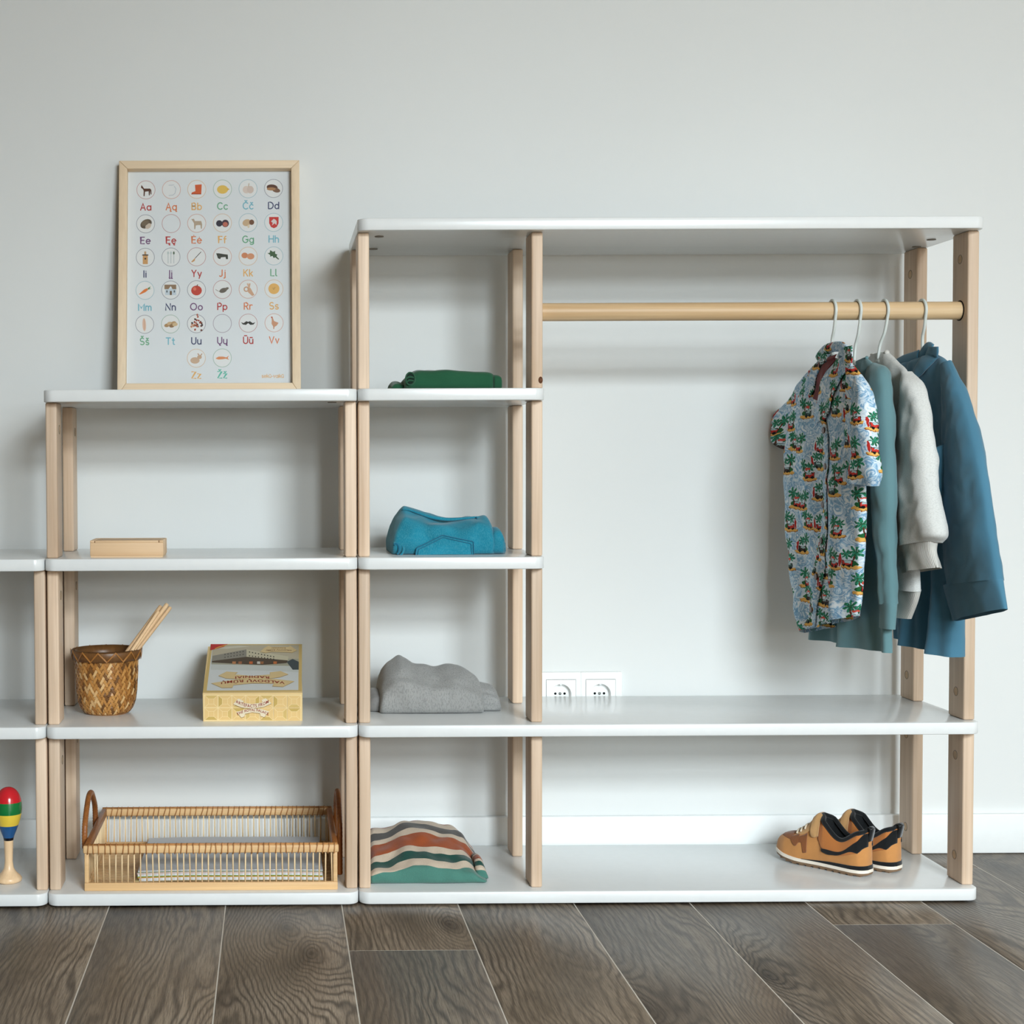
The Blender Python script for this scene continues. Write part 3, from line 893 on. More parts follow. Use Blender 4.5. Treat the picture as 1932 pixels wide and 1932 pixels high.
        P.ell(-.15, -.25, .52, .36, rgb(206, 176, 150)); P.ell(.35, .12, .26, .22, rgb(200, 168, 140)); P.poly([(.3, .25), (.1, .5), (.22, .55), (.4, .3)], rgb(196, 162, 134)); P.poly([(.4, .28), (.6, .55), (.68, .48), (.5, .22)], rgb(190, 154, 126))
    elif key == 'Žž':
        P.poly([(-.75, -.05), (-.4, .15), (.1, .15), (.45, .05), (.75, .28), (.6, 0), (.75, -.22), (.4, -.08), (.05, -.15), (-.45, -.18)], rgb(226, 148, 100))


for r in range(6):
    for c in range(6):
        if not LET[r][c]: continue
        st, ck = LET[r][c].split(); cy = ROWY[r] - (c - 2.5) * .55; cx = colx(c, cy)
        Print(pmap).ring(cx, cy, 17.2, 1.0, tuple(.55 * a + .3 for a in K[RINGC[r][c]][:3]) + (1,)).build('picture_ring', poster)
        P = Print(pmap)
        P.poly([(cx + 16.6 * cos(2 * pi * i / 28), cy + 16.6 * sin(2 * pi * i / 28)) for i in range(28)], rgb(232, 234, 234)) if st not in ('Ęę', 'Ųų') else None
        P2 = Print(lambda u, v, h, cx=cx, cy=cy: pmap(cx + u * 17, cy - v * 17, h), .00016)
        icons(P2, st)
        if P.F or P2.F:
            P.F += [tuple(i + len(P.V) for i in f) for f in P2.F]; P.V += P2.V; P.C += P2.C
            P.build('printed_picture', poster)
        by = BASEY[r] - (c - 2.5) * .55; bx = colx(c, by)
        stroke_text(Print(pmap), st, bx, by, 12.3, K[ck]).build('letter_pair', poster)
stroke_text(Print(pmap), 'sekū-vaikū', 514.5, 712.5, 6.6, K['yel'], .15, .2).build('maker_name', poster)


# ------------------------------------------------------------------ wall sockets
SOCK = plain('socket_plastic', rgb(240, 241, 240), .25, .5, .005)
STEEL = plain('steel', rgb(170, 172, 170), .3, .5, .03, **{'Metallic': .9})
YW = R['y1']
sc0 = at(1057, 1309, Y=YW - .004); sc1 = at(1131.5, 1309, Y=YW - .004)
sox = empty('wall_socket', ((sc0.x + sc1.x) / 2, YW, sc0.z - .045), 'white double power socket on the wall behind the shelf', 'socket')
zc = sc0.z; hh = .0465
x0, x1 = sc0.x - .046, sc1.x + .0455
fw_ = .0315


def rect_ring(o, i, y0, y1):
    """frame between outer rect o and inner rect i (x0,x1,z0,z1)"""
    V = []
    for (a, b, c, d), y in ((o, y1), (o, y0), (i, y0), (i, y1)):
        V += [(a, y, c), (b, y, c), (b, y, d), (a, y, d)]
    return V, grid_faces(4, 4, close_c=True, close_r=True)


parts = []
mid = (sc0.x + sc1.x) / 2
for cx, (a, b) in ((sc0.x, (x0, mid)), (sc1.x, (mid, x1))):
    parts.append(rect_ring((a, b, zc - hh, zc + hh), (cx - fw_, cx + fw_, zc - fw_, zc + fw_), YW - .0125, YW))
V, F = merge(parts)
fo = mesh('cover_frame', V, F, SOCK, sox, smooth=False, recalc=True); bevel_me(fo.data, .0012, 2); auto(fo, 50)
for cx in (sc0.x, sc1.x):
    e = fw_ - .0006; rr = .0215
    # square face with a round well
    n = 40; ring_o = []
    for i in range(n):
        a = 2 * pi * i / n; k = e / max(abs(cos(a)), abs(sin(a)))
        ring_o.append((cx + k * cos(a), YW - .0131, zc + k * sin(a)))
    V = list(ring_o)
    for r_, y_ in ((rr + .0006, YW - .0131), (rr, YW - .0125), (rr - .001, YW - .0018), (rr - .002, YW - .0008), (.0001, YW - .0008)):
        V += [(cx + r_ * cos(2 * pi * i / n), y_, zc + r_ * sin(2 * pi * i / n)) for i in range(n)]
    V += [(x, YW - .001, z) for x, y, z in ring_o]
    F = grid_faces(6, n, close_c=True) + [(i, (i + 1) % n, 6 * n + (i + 1) % n, 6 * n + i) for i in range(n)]
    so = mesh('socket_insert', V, F, SOCK, sox, recalc=True); auto(so, 35)
    for dx in (-.0098, .0098):
        V, F = tube([(cx + dx, YW - .0011, zc), (cx + dx, YW - .0005, zc)], .0026, 14)
        mesh('pin_hole', V, F, BLACK, so)
    V, F = tube([(cx, YW - .0014, zc), (cx, YW - .0006, zc)], .003, 14)
    mesh('screw', V, F, STEEL, so)
    for dz in (-1, 1):
        bx_ = box('earth_clip', cx - .0022, cx + .0022, YW - .0115, YW - .0015, zc + dz * (rr - .0012) - .0008, zc + dz * (rr - .0012) + .0008, STEEL, so)


# ------------------------------------------------------------------ small pine box with sliding lid
b0 = at(170, 1052, Z=ztop(2)); b1 = at(307.5, 1052, Z=ztop(2))
bx0, bx1, by0, by1, bz0 = b0.x, b1.x, .045, .137, ztop(2); bz1 = bz0 + .0325
wb = empty('pine_box', ((bx0 + bx1) / 2, (by0 + by1) / 2, bz0), 'small flat pine box with a sunken lid on the poster shelf unit', 'box')
th = .008
box('base', bx0 + .001, bx1 - .001, by0 + .001, by1 - .001, bz0, bz0 + .003, PINEX, wb)
box('front_panel', bx0, bx1, by0, by0 + th, bz0 + .003, bz1 - .0045, PINEX, wb, .001)
box('back_panel', bx0, bx1, by1 - th, by1, bz0 + .003, bz1, PINEX, wb, .001)
box('side_panel', bx0, bx0 + th, by0 + th, by1 - th, bz0 + .003, bz1, PINEX, wb, .001)
box('side_panel', bx1 - th, bx1, by0 + th, by1 - th, bz0 + .003, bz1, PINEX, wb, .001)
box('lid', bx0 + th + .0012, bx1 - th - .0012, by0 + .0002, by1 - th - .0005, bz1 - .0048, bz1 - .0004, PINEX, wb, .0008)
for xx in (bx0, bx1 - th): box('runner', xx, xx + th, by0, by0 + th, bz1 - .0045, bz1, PINEX, wb, .0008)


# ------------------------------------------------------------------ woven bamboo basket with sticks
rim = at(201, 1232, Y=.168)
BC = Vector((rim.x, .168, ztop(1))); BH = .128
def brad(z): return interp(z, [0, .004, .012, .024, .045, .08, .113], [.040, .046, .0515, .0560, .0590, .0610, .0622])


BAM = []
for i, (a, b) in enumerate(((rgb(138, 88, 40), rgb(172, 118, 60)), (rgb(166, 112, 54), rgb(200, 148, 84)), (rgb(96, 62, 32), rgb(124, 84, 44)), (rgb(196, 152, 98), rgb(226, 190, 138)))):
    BAM.append(wood('bamboo_%d' % i, a, b, 2, .38, 2.0, .06))
bk = empty('woven_basket', BC, 'round brown basket of woven bamboo strips holding thin sticks', 'basket')
NS = 54; TW = .98; HZ = .112
for sgn in (1, -1):
    for i in range(NS):
        V = []; n = 45
        for k in range(n):
            u = k / (n - 1); z = .0015 + HZ * u
            ph = 2 * pi * i / NS + sgn * TW * u
            jn = (ph + sgn * TW * u) * NS / (2 * pi)      # index of the crossing strip
            j = math.floor(jn); fr = jn - j
            def ov(j): return 1 if ((i + j if sgn > 0 else j + i + 2) % 4) < 2 else -1
            o0 = ov(j); o1 = ov(j + 1)
            off = (o0 + (o1 - o0) * sstep(.3, .7, fr)) * .0010
            r_ = brad(z) + off
            hw = pi / NS * .80
            for dr in (.0004, -.0004):
                for da in (-hw, hw):
                    a = ph + da
                    V.append((BC.x + (r_ + dr) * cos(a), BC.y + (r_ + dr) * sin(a), BC.z + z))
        F = []
        for k in range(n - 1):
            a = k * 4; b = a + 4
            F += [(a, a + 1, b + 1, b), (a + 3, a + 2, b + 2, b + 3), (a + 2, a, b, b + 2), (a + 1, a + 3, b + 3, b + 1)]
        mesh('bamboo_strip', V, F, BAM[random.choice((0, 0, 1, 1, 1, 2, 3))], bk, smooth=False)
V, F = lathe([(.001, .0), (.042, .0), (.042, .002), (.001, .002)], BC, 24)
mesh('basket_base', V, F, BAM[0], bk)
for r0, r1 in ((.0665, .0685), (.0585, .0605)):
    V, F = lathe([(r0 - .002, .107), (r1 - .002, .107), (r1, .115), (r1 + .002, .125), (r0 + .002, .127), (r0, .115), (r0 - .002, .107)], BC, 48, cap=False)
    mesh('rim_band', V, F, BAM[2], bk)
for i in range(13):
    for s_ in (0, 1):
        a0 = 2 * pi * (i + .5 * s_) / 13; a1 = 2 * pi * (i + .5 + .5 * s_) / 13
        za, zb_ = (.108, .126) if s_ == 0 else (.126, .108)
        V = []
        for k in range(7):
            u = k / 6; a = a0 + (a1 - a0) * u; z = za + (zb_ - za) * u
            for dz in (-.0019, .0019):
                for r_ in (.0668 + (z - .104) * .18, .0677 + (z - .104) * .18): V.append((BC.x + r_ * cos(a), BC.y + r_ * sin(a), BC.z + z + dz))
        F = []
        for k in range(6):
            p = k * 4; q_ = p + 4
            F += [(p, p + 2, q_ + 2, q_), (p + 3, p + 1, q_ + 1, q_ + 3), (p + 1, p, q_, q_ + 1), (p + 2, p + 3, q_ + 3, q_ + 2)]
        mesh('rim_lacing', V, F, BAM[0], bk, smooth=False, recalc=True)
STK = [((316, 1139), (247, 1234), .190, .150, .0043, 'topmost pale wooden stick leaning out of the woven basket'),
       ((322, 1145), (255, 1232), .200, .165, .0040, 'rearmost pale wooden stick leaning right out of the woven basket'),
       ((304, 1143), (238, 1232), .195, .150, .0041, 'leftmost pale wooden stick leaning out of the woven basket'),
       ((299, 1153), (243, 1236), .175, .140, .0036, 'shortest pale wooden stick leaning out of the woven basket')]
for (tx, ty), (lx, ly), yt, yl, rd, lab in STK:
    A = at(tx, ty, Y=yt); B = at(lx, ly, Y=yl)
    d = (B - A).normalized()
    Cc = A + d * ((A.z - ztop(1) - .010) / -d.z)
    Cc = A + (Cc - A) * min(1.0, (A - B).length * 1.55 / (Cc - A).length)
    pth = [A + d * .0005, A + d * .002] + [A.lerp(Cc, k / 8) for k in range(1, 9)]
    V, F = tube(pth, [rd * .8, rd] + [rd] * 8, 12)
    o = auto(mesh('wooden_stick', V, F, STICKW), 50)
    tag(o, lab, 'stick', 'sticks in the woven basket')


# ------------------------------------------------------------------ board game box, tipped up at the back
gb0 = at(383.5, 1361, Z=ztop(1)); gb1 = at(570.5, 1360, Z=ztop(1))
GX0, GX1, GY = gb0.x, gb1.x, gb0.y
GA = math.radians(14.0); GH = .0580
gv = Vector((0, cos(GA), sin(GA))); gn = Vector((0, -sin(GA), cos(GA))); gu = Vector((1, 0, 0))
GO = Vector((GX0, GY + .0, ztop(1))); GW = GX1 - GX0
GL_ = .247
CARD = plain('box_card', rgb(226, 192, 128), .5, .35, .02)
CARDF = plain('box_card_front', rgb(228, 198, 142), .5, .35, .02)
game = empty('game_box', GO + gu * GW / 2, 'yellow board game box with a printed old building and ribbon lettering', 'game box')


def gp(u, v, n_): return GO + gu * u + gv * v + gn * n_


def gbox(name, u0, u1, v0, v1, n0, n1, mat, bev=.0008):
    return obox(name, [gp(u0, v0, n0), gp(u1, v0, n0), gp(u1, v1, n0), gp(u0, v1, n0), gp(u0, v0, n1), gp(u1, v0, n1), gp(u1, v1, n1), gp(u0, v1, n1)], mat, game, bev)


box('box_base', GX0 + .004, GX1 - .004, GY + .003, GY + .222, ztop(1), ztop(1) + .047, CARD, game, .0008)   # the lid sits on it unseated, raised at the back
LV = [gp(u, v_, 0) for u, v_ in ((0, 0), (GW, 0), (GW, GL_), (0, GL_))] + [gp(u, v_, GH) for u, v_ in ((0, 0), (GW, 0), (GW, GL_), (0, GL_))]
e_ = .0016
LV += [gp(u, v_, 0) for u, v_ in ((e_, e_), (GW - e_, e_), (GW - e_, GL_ - e_), (e_, GL_ - e_))] + [gp(u, v_, GH - e_) for u, v_ in ((e_, e_), (GW - e_, e_), (GW - e_, GL_ - e_), (e_, GL_ - e_))]
LF = [(4, 5, 6, 7), (15, 14, 13, 12)]
for i in range(4):
    j = (i + 1) % 4
    LF += [(i, j, 4 + j, 4 + i), (8 + j, 8 + i, 12 + i, 12 + j), (j, i, 8 + i, 8 + j)]
lid = mesh('box_lid', LV, LF, CARDF, game, smooth=False, recalc=True)
tp = (gp(0, 0, GH), gn)
fpz = (gp(0, 0, 0), -gv)


def tmap(x, y, h): return at(x, y, plane=tp) + gn * h


def fmap(x, y, h): return at(x, y, plane=fpz) - gv * h


def cz(x, y): return (370 + x * 220 / 1932, 1200 + y * 220 / 1932)      # from enlarged crop to photo pixels


def CP(*pts): return [cz(*p) for p in pts]


P = Print(tmap, .00012, .000008)
P.poly(CP((240, 135), (1755, 135), (1750, 915), (110, 935)), rgb(206, 176, 112))
P.poly(CP((272, 150), (1700, 150), (1695, 895), (175, 905)), rgb(208, 210, 208))
P.build('top_print', lid)
P = Print(tmap, .00020, .000008)
P.poly(CP((275, 150), (1702, 150), (1700, 470), (252, 450)), rgb(186, 174, 150))
P.poly(CP((260, 380), (1700, 380), (1698, 560), (245, 545)), rgb(164, 160, 140))
P.poly(CP((252, 470), (1700, 500), (1698, 600), (1100, 575), (245, 560)), rgb(198, 200, 194))
P.poly(CP((270, 330), (835, 222), (835, 350), (262, 420)), rgb(142, 136, 124))
P.poly(CP((835, 222), (1300, 300), (1530, 340), (1520, 410), (835, 350)), rgb(200, 190, 162))
P.poly(CP((262, 415), (835, 345), (1520, 405), (1500, 450), (1100, 480), (835, 470), (262, 440)), rgb(84, 70, 56))
P.poly(CP((1500, 430), (1600, 380), (1702, 430), (1700, 560), (1600, 560)), rgb(70, 78, 80))
P.poly(CP((300, 200), (700, 160), (900, 175), (500, 215)), rgb(204, 196, 176))
for i in range(7):
    for j in range(2):
        x = 470 + i * 50; y = 300 - i * 8 + j * 48
        P.poly(CP((x, y), (x + 18, y - 3), (x + 18, y + 14), (x, y + 17)), rgb(80, 74, 66))
for i in range(9):
    for j in range(2):
        x = 875 + i * 50; y = 258 + i * 10 + j * 62 - i * j * 3
        P.poly(CP((x, y), (x + 20, y + 3), (x + 20, y + 20), (x, y + 17)), rgb(72, 66, 58))
for x, c in ((600, rgb(186, 128, 84)), (700, rgb(160, 104, 70)), (880, rgb(196, 104, 56)), (1010, rgb(206, 200, 190)), (1060, rgb(150, 100, 64)), (1280, rgb(190, 110, 60))):
    P.poly(CP((x, 425), (x + 60, 425), (x + 55, 468), (x, 465)), c)
P.build('building_print', lid)
P = Print(tmap, .00050, .000008)
P.poly(CP((245, 137), (525, 137), (450, 185), (300, 225), (232, 240)), rgb(190, 48, 44))
P.line(CP((310, 215), (380, 185), (500, 150)), 1.6, rgb(214, 160, 60))
P.build('corner_print', lid)
rib, ribd = rgb(214, 188, 138), rgb(158, 130, 86)
RB = (lambda dy: CP((370, 660 + dy), (505, 592 + dy), (690, 605 + dy), (640, 640 + dy), (930, 665 + dy), (1230, 640 + dy), (1220, 605 + dy), (1400, 585 + dy), (1530, 638 + dy), (1380, 685 + dy), (1200, 712 + dy), (700, 715 + dy), (500, 705 + dy)),
      lambda dy: CP((250, 785 + dy), (600, 730 + dy), (900, 712 + dy), (1300, 715 + dy), (1630, 752 + dy), (1440, 845 + dy), (1260, 835 + dy), (1290, 790 + dy), (930, 785 + dy), (620, 815 + dy), (600, 858 + dy), (430, 862 + dy)),
      lambda dy: CP((1060, 265 + dy), (1130, 200 + dy), (1200, 165 + dy), (1250, 185 + dy), (1530, 185 + dy), (1560, 165 + dy), (1670, 240 + dy), (1590, 278 + dy), (1510, 270 + dy), (1250, 262 + dy), (1150, 282 + dy)))
for fn in RB: Print(tmap, .00055, .00002).poly(fn(6), ribd).poly(fn(0), rib).build('ribbon_print', lid)
inkc = rgb(142, 44, 36)
P = Print(tmap, .00075, .000008)


def arcmap(cx, cy, sx_, sy_, sag, flip):
    """text laid on a bowed ribbon in enlarged-crop units; flip = upside down"""
    def f(x, y):
        if flip: return cz(cx - x * sx_, cy + y * sy_ + sag * x * x)
        return cz(cx + x * sx_, cy - y * sy_ + sag * x * x)
    return f


P.text('RADINIAI', arcmap(930, 662, 128, 52, 3.0, True), inkc, .02)
P.text('VALDOVŲ RŪMŲ', arcmap(935, 728, 128, 56, 2.0, True), inkc, .02)
P.text('VALDOVŲ RŪMŲ', arcmap(1370, 228, 52, 24, .5, True), rgb(120, 70, 50), .02)
P.text('RADINIAI', arcmap(1370, 195, 52, 20, .5, True), rgb(120, 70, 50), .02)
P.build('title_lettering', lid)
# front face: coffered squares and a ribbon
P = Print(fmap, .00012, .000008)
lt, md, dkc = rgb(238, 214, 164), rgb(226, 194, 136), rgb(196, 166, 96)
P.poly(CP((130, 975), (1745, 970), (1740, 1395), (140, 1405)), lt)
for i in range(7):
    for j in range(2):
        xa = 142 + i * 229; xb = xa + 215; ya = 985 + j * 208; yb = ya + 196
        P.poly(CP((xa, ya), (xb, ya), (xb, yb), (xa, yb)), rgb(224, 190, 130))
        ca = (xa + 62, ya + 55); cb = (xb - 62, yb - 55)
        k = (i * 3 + j * 2) % 4
        tri = [[(xa, ya), (xb, ya), (cb[0], ca[1]), (ca[0], ca[1])], [(xb, ya), (xb, yb), (cb[0], cb[1]), (cb[0], ca[1])],
               [(xa, yb), (xb, yb), (cb[0], cb[1]), (ca[0], cb[1])], [(xa, ya), (xa, yb), (ca[0], cb[1]), (ca[0], ca[1])]]
        P.poly(CP(*tri[k]), dkc if (i + j) % 2 else rgb(208, 178, 112))
        for a, b in (((xa, ya), ca), ((xb, ya), (cb[0], ca[1])), ((xb, yb), cb), ((xa, yb), (ca[0], cb[1]))): P.line(CP(a, b), .7, lt)
        P.line(CP(ca, (cb[0], ca[1]), cb, (ca[0], cb[1]), ca), .6, lt)
P.build('coffer_print', lid)
RB = (lambda d: CP((615, 1125 + d), (700, 1030 + d), (790, 1075 + d), (770, 1100 + d), (930, 1122 + d), (1100, 1095 + d), (1085, 1055 + d), (1150, 1025 + d), (1250, 1110 + d), (1130, 1165 + d), (940, 1200 + d), (760, 1180 + d)),
      lambda d: CP((670, 1255 + d), (800, 1215 + d), (930, 1200 + d), (1080, 1205 + d), (1210, 1245 + d), (1130, 1340 + d), (1070, 1320 + d), (1060, 1275 + d), (930, 1258 + d), (810, 1285 + d), (800, 1330 + d), (750, 1345 + d)))
for fn in RB: Print(fmap, .00135, .00002).poly(fn(9), rgb(150, 120, 72)).poly(fn(0), rgb(226, 212, 186)).build('front_ribbon_print', lid)
P = Print(fmap, .00150, .000008)
P.text('ARTEFACTS FROM', arcmap(932, 1180, 62, 74, -4.2, False), inkc, .015)
P.text('THE ROYAL PALACE', arcmap(938, 1240, 54, 62, 3.2, False), inkc, .015)
P.build('front_lettering', lid)


# ------------------------------------------------------------------ rattan tray
RAT = wood('pale_rattan', rgb(200, 156, 106), rgb(230, 192, 142), 0, .45, 1.0, .05)
RATR = wood('pale_rattan_rod', rgb(222, 188, 142), rgb(242, 216, 174), 2, .45, 1.0, .08)
RATC = wood('light_cane', rgb(150, 98, 54), rgb(192, 138, 84), 2, .4, 2.0, .12)
RATB = wood('brown_cane', rgb(128, 74, 34), rgb(176, 112, 58), 2, .4, 2.0, .12)
TX0, TX1, TY0, TY1, TZ = -.5205, -.0405, .020, .331, ztop(0)
RZ0, RZ1 = TZ + .0715, TZ + .0865
tr = empty('rattan_tray', ((TX0 + TX1) / 2, (TY0 + TY1) / 2, TZ), 'long open rattan tray with upright rods and two looped handles', 'tray')
BTH = .009
box('base_rail', TX0, TX1, TY0, TY0 + BTH, TZ, TZ + .0155, RAT, tr, .0015)
box('base_rail', TX0, TX1, TY1 - BTH, TY1, TZ, TZ + .0155, RAT, tr, .0015)
for xx in (TX0, TX1 - BTH):
    box('base_rail', xx, xx + BTH, TY0 + BTH, TY1 - BTH, TZ, TZ + .0155, RAT, tr, .0015)
    for yy in (TY0, TY1 - BTH): box('corner_post', xx + .0005, xx + BTH - .0005, yy + .0005, yy + BTH - .0005, TZ + .0155, RZ0, RAT, tr, .001)
    box('rim_band', xx - .001, xx + BTH + .001, TY0 + .012, TY1 - .012, RZ0, RZ1 + .002, RATB, tr, .003)
for yy in (TY0, TY1 - BTH):
    box('rim_band', TX0 - .002, TX1 + .002, yy - .001, yy + BTH + .001, RZ0, RZ1, RAT, tr, .0025)
    V, F = tube([(TX0, yy + BTH / 2, RZ1 + .0005), (TX0 + .2, yy + BTH / 2, RZ1 + .001), (TX1, yy + BTH / 2, RZ1 + .0005)], .0024, 8)
    mesh('rim_cane', V, F, RATC, tr)
# rods
rm = None
V, F = tube([(0, 0, TZ + .013), (0, 0, RZ0 + .004)], .0015, 6)
rod0 = mesh('rod', V, F, RATR, tr); rod0.location = (TX0 + .02, TY0 + .0045, rod0.location.z); zr_ = rod0.location.z
def rod(x, y):
    o = bpy.data.objects.new('rod', rod0.data); link(o, tr, (x, y, zr_)); o.rotation_euler = (random.uniform(-.012, .012), random.uniform(-.02, .02), random.random())
for i in range(1, 40): rod(TX0 + .0125 + i * .0117, TY0 + .0045)
for i in range(0, 40): rod(TX0 + .0125 + i * .0117, TY1 - .0045)
for xx in (TX0 + .0045, TX1 - .0045):
    for i in range(26): rod(xx, TY0 + .016 + i * .0112)
# cane binding round the long rims
bind_me = None
for yy in (TY0, TY1 - BTH):
    for i in range(43):
        xx = TX0 + .006 + i * .0111 + random.uniform(-.0012, .0012); sl = random.uniform(-.001, .0035) if yy == TY0 else random.uniform(.002, .006)
        loop = [(xx, yy - .0016, RZ0 - .0008), (xx + sl, yy - .0016, RZ1 + .001), (xx + sl, yy + BTH / 2, RZ1 + .0030), (xx + sl, yy + BTH + .0016, RZ1 + .001), (xx, yy + BTH + .0016, RZ0 - .0008), (xx, yy + BTH / 2, RZ0 - .0012)]
        V, F = tube(loop, .0011, 5, closed=True)
        mesh('cane_binding', V, F, RATC, tr)
# floor of the tray
for i in range(26):
    yy = TY0 + .012 + i * .0112
    box('floor_slat', TX0 + BTH, TX1 - BTH, yy, yy + .0085, TZ + .004, TZ + .0065, RAT, tr)


def handle(x, tilt_x, ya, yb, ztop_, zlow):
    pts = [(x, ya, zlow), (x, ya, RZ1 + .01), (x + tilt_x * .5, ya + .012, ztop_ - .035), (x + tilt_x * .9, (ya + yb) / 2 - .03, ztop_ - .006), (x + tilt_x, (ya + yb) / 2, ztop_), (x + tilt_x * .9, (ya + yb) / 2 + .03, ztop_ - .006), (x + tilt_x * .5, yb - .012, ztop_ - .035), (x, yb, RZ1 + .01), (x, yb, zlow)]
    q = cr(pts, 150)
    V, F = tube(q, [.0052 + .0005 * abs(sin(i * pi / 3)) for i in range(150)], 10)
    mesh('handle', V, F, RATB, tr)


handle(TX0 - .0068, .0, .085, .255, .1755, RZ0 - .006)
handle(TX1 + .0068, .0, .085, .255, .1755, TZ + .012)

# sheets of paper in the tray
def paper(z0, z1, c, dx, dy, lab, wav=.0022):
    V = []; n = 24; X0, X1, Y0_, Y1_ = -.4235 + dx, -.0685 + dx * .4, .052 + dy, .303 + dy
    for y in (Y0_, Y1_):
        for z in (z0, z1):
            for i in range(n):
                u = i / (n - 1); x = X0 + (X1 - X0) * u
                V.append((x, y, z + wav * (sin(u * pi * 1.0) ** 2) * 1.2 + .0009 * sin(u * 9)))
    F = []
    for i in range(n - 1):
        a, b, c_, d = i, n + i, 2 * n + i, 3 * n + i
        F += [(a, a + 1, b + 1, b), (c_ + 1, c_, d, d + 1), (b, b + 1, d + 1, d), (a + 1, a, c_, c_ + 1)]
    F += [(0, n, 3 * n, 2 * n), (n - 1, 3 * n - 1, 4 * n - 1, 2 * n - 1)]
    m_ = plain('paper_%s' % lab.split()[0], c, .8, .2, .01)
    o = mesh('paper_sheet', V, F, m_, smooth=False)
    tag(o, lab, 'paper', 'sheets of paper lying in the rattan tray')


pz = TZ + .0070
for thk, c, dx, dy, lab in ((.0022, rgb(214, 196, 140), -.004, .004, 'cream paper sheet at the very bottom of the stack in the tray'),
                            (.0060, rgb(232, 234, 236), .004, .001, 'thick white paper pad low in the stack, under the orange sheet'),
                            (.0016, rgb(226, 160, 78), .001, 0, 'orange paper sheet in the stack in the rattan tray'),
                            (.0015, rgb(120, 156, 62), .0, .0, 'lower green paper sheet lying on the orange one'),
                            (.0042, rgb(230, 232, 234), .001, .001, 'white paper pad between the green and the pink sheets'),
                            (.0030, rgb(220, 200, 196), .0, .0, 'pale pink paper sheet in the stack in the tray'),
                            (.0013, rgb(104, 140, 84), .001, .001, 'upper green paper sheet just under the top sheet'),
                            (.0030, rgb(206, 208, 212), .002, .0, 'pale grey top sheet of the paper stack in the tray')):
    paper(pz, pz + thk - .00015, c, dx, dy, lab); pz += thk

# ------------------------------------------------------------------ maraca
MC = at(17, 1664, Z=ztop(0)); MC.y += .0
mz = ztop(0)
mar = empty('maraca', (MC.x, MC.y, mz), 'wooden maraca with red, green, yellow and blue bands', 'maraca')
MW = wood('maraca_wood', rgb(222, 184, 142), rgb(236, 206, 168), 2, .3, .7)


def gloss(n, c): return plain(n, c, .18, .5, .02)


prof = [(.0001, .0), (.018, .0), (.0245, .003), (.0255, .0075), (.022, .0125), (.0145, .0195), (.0095, .0275), (.0078, .04), (.0082, .06), (.0092, .082)]
V, F = lathe(prof, (MC.x, MC.y, mz), 32, cap=False)
mesh('handle', V, F, MW, mar)
hp = [(.0092, .082), (.0105, .088), (.0135, .096), (.0175, .106), (.0214, .117), (.0243, .128), (.0259, .139), (.0262, .148), (.0252, .158), (.0228, .167), (.0190, .1745), (.0140, .1803), (.0075, .1842), (.0003, .1855)]


def hr(z): return interp(z, [p[1] for p in hp], [p[0] for p in hp])


HPD = cr([(r_, z, 0) for r_, z in hp], 80)
for z0_, z1_, nm, c in ((.082, .0875, 'black_band', rgb(20, 22, 30)), (.0875, .112, 'blue_band', rgb(26, 84, 140)), (.112, .1345, 'yellow_band', rgb(232, 200, 72)), (.1345, .1575, 'green_band', rgb(24, 116, 58)), (.1575, .1856, 'red_cap', rgb(204, 36, 44))):
    pr = [(interp(z0_, [p.y for p in HPD], [p.x for p in HPD]), z0_)] + [(p.x, p.y) for p in HPD if z0_ < p.y < z1_] + [(interp(z1_, [p.y for p in HPD], [p.x for p in HPD]), min(z1_, .1855))]
    V, F = lathe(pr, (MC.x, MC.y, mz), 40, cap=False)
    mesh(nm, V, F, gloss('maraca_' + nm, c), mar)


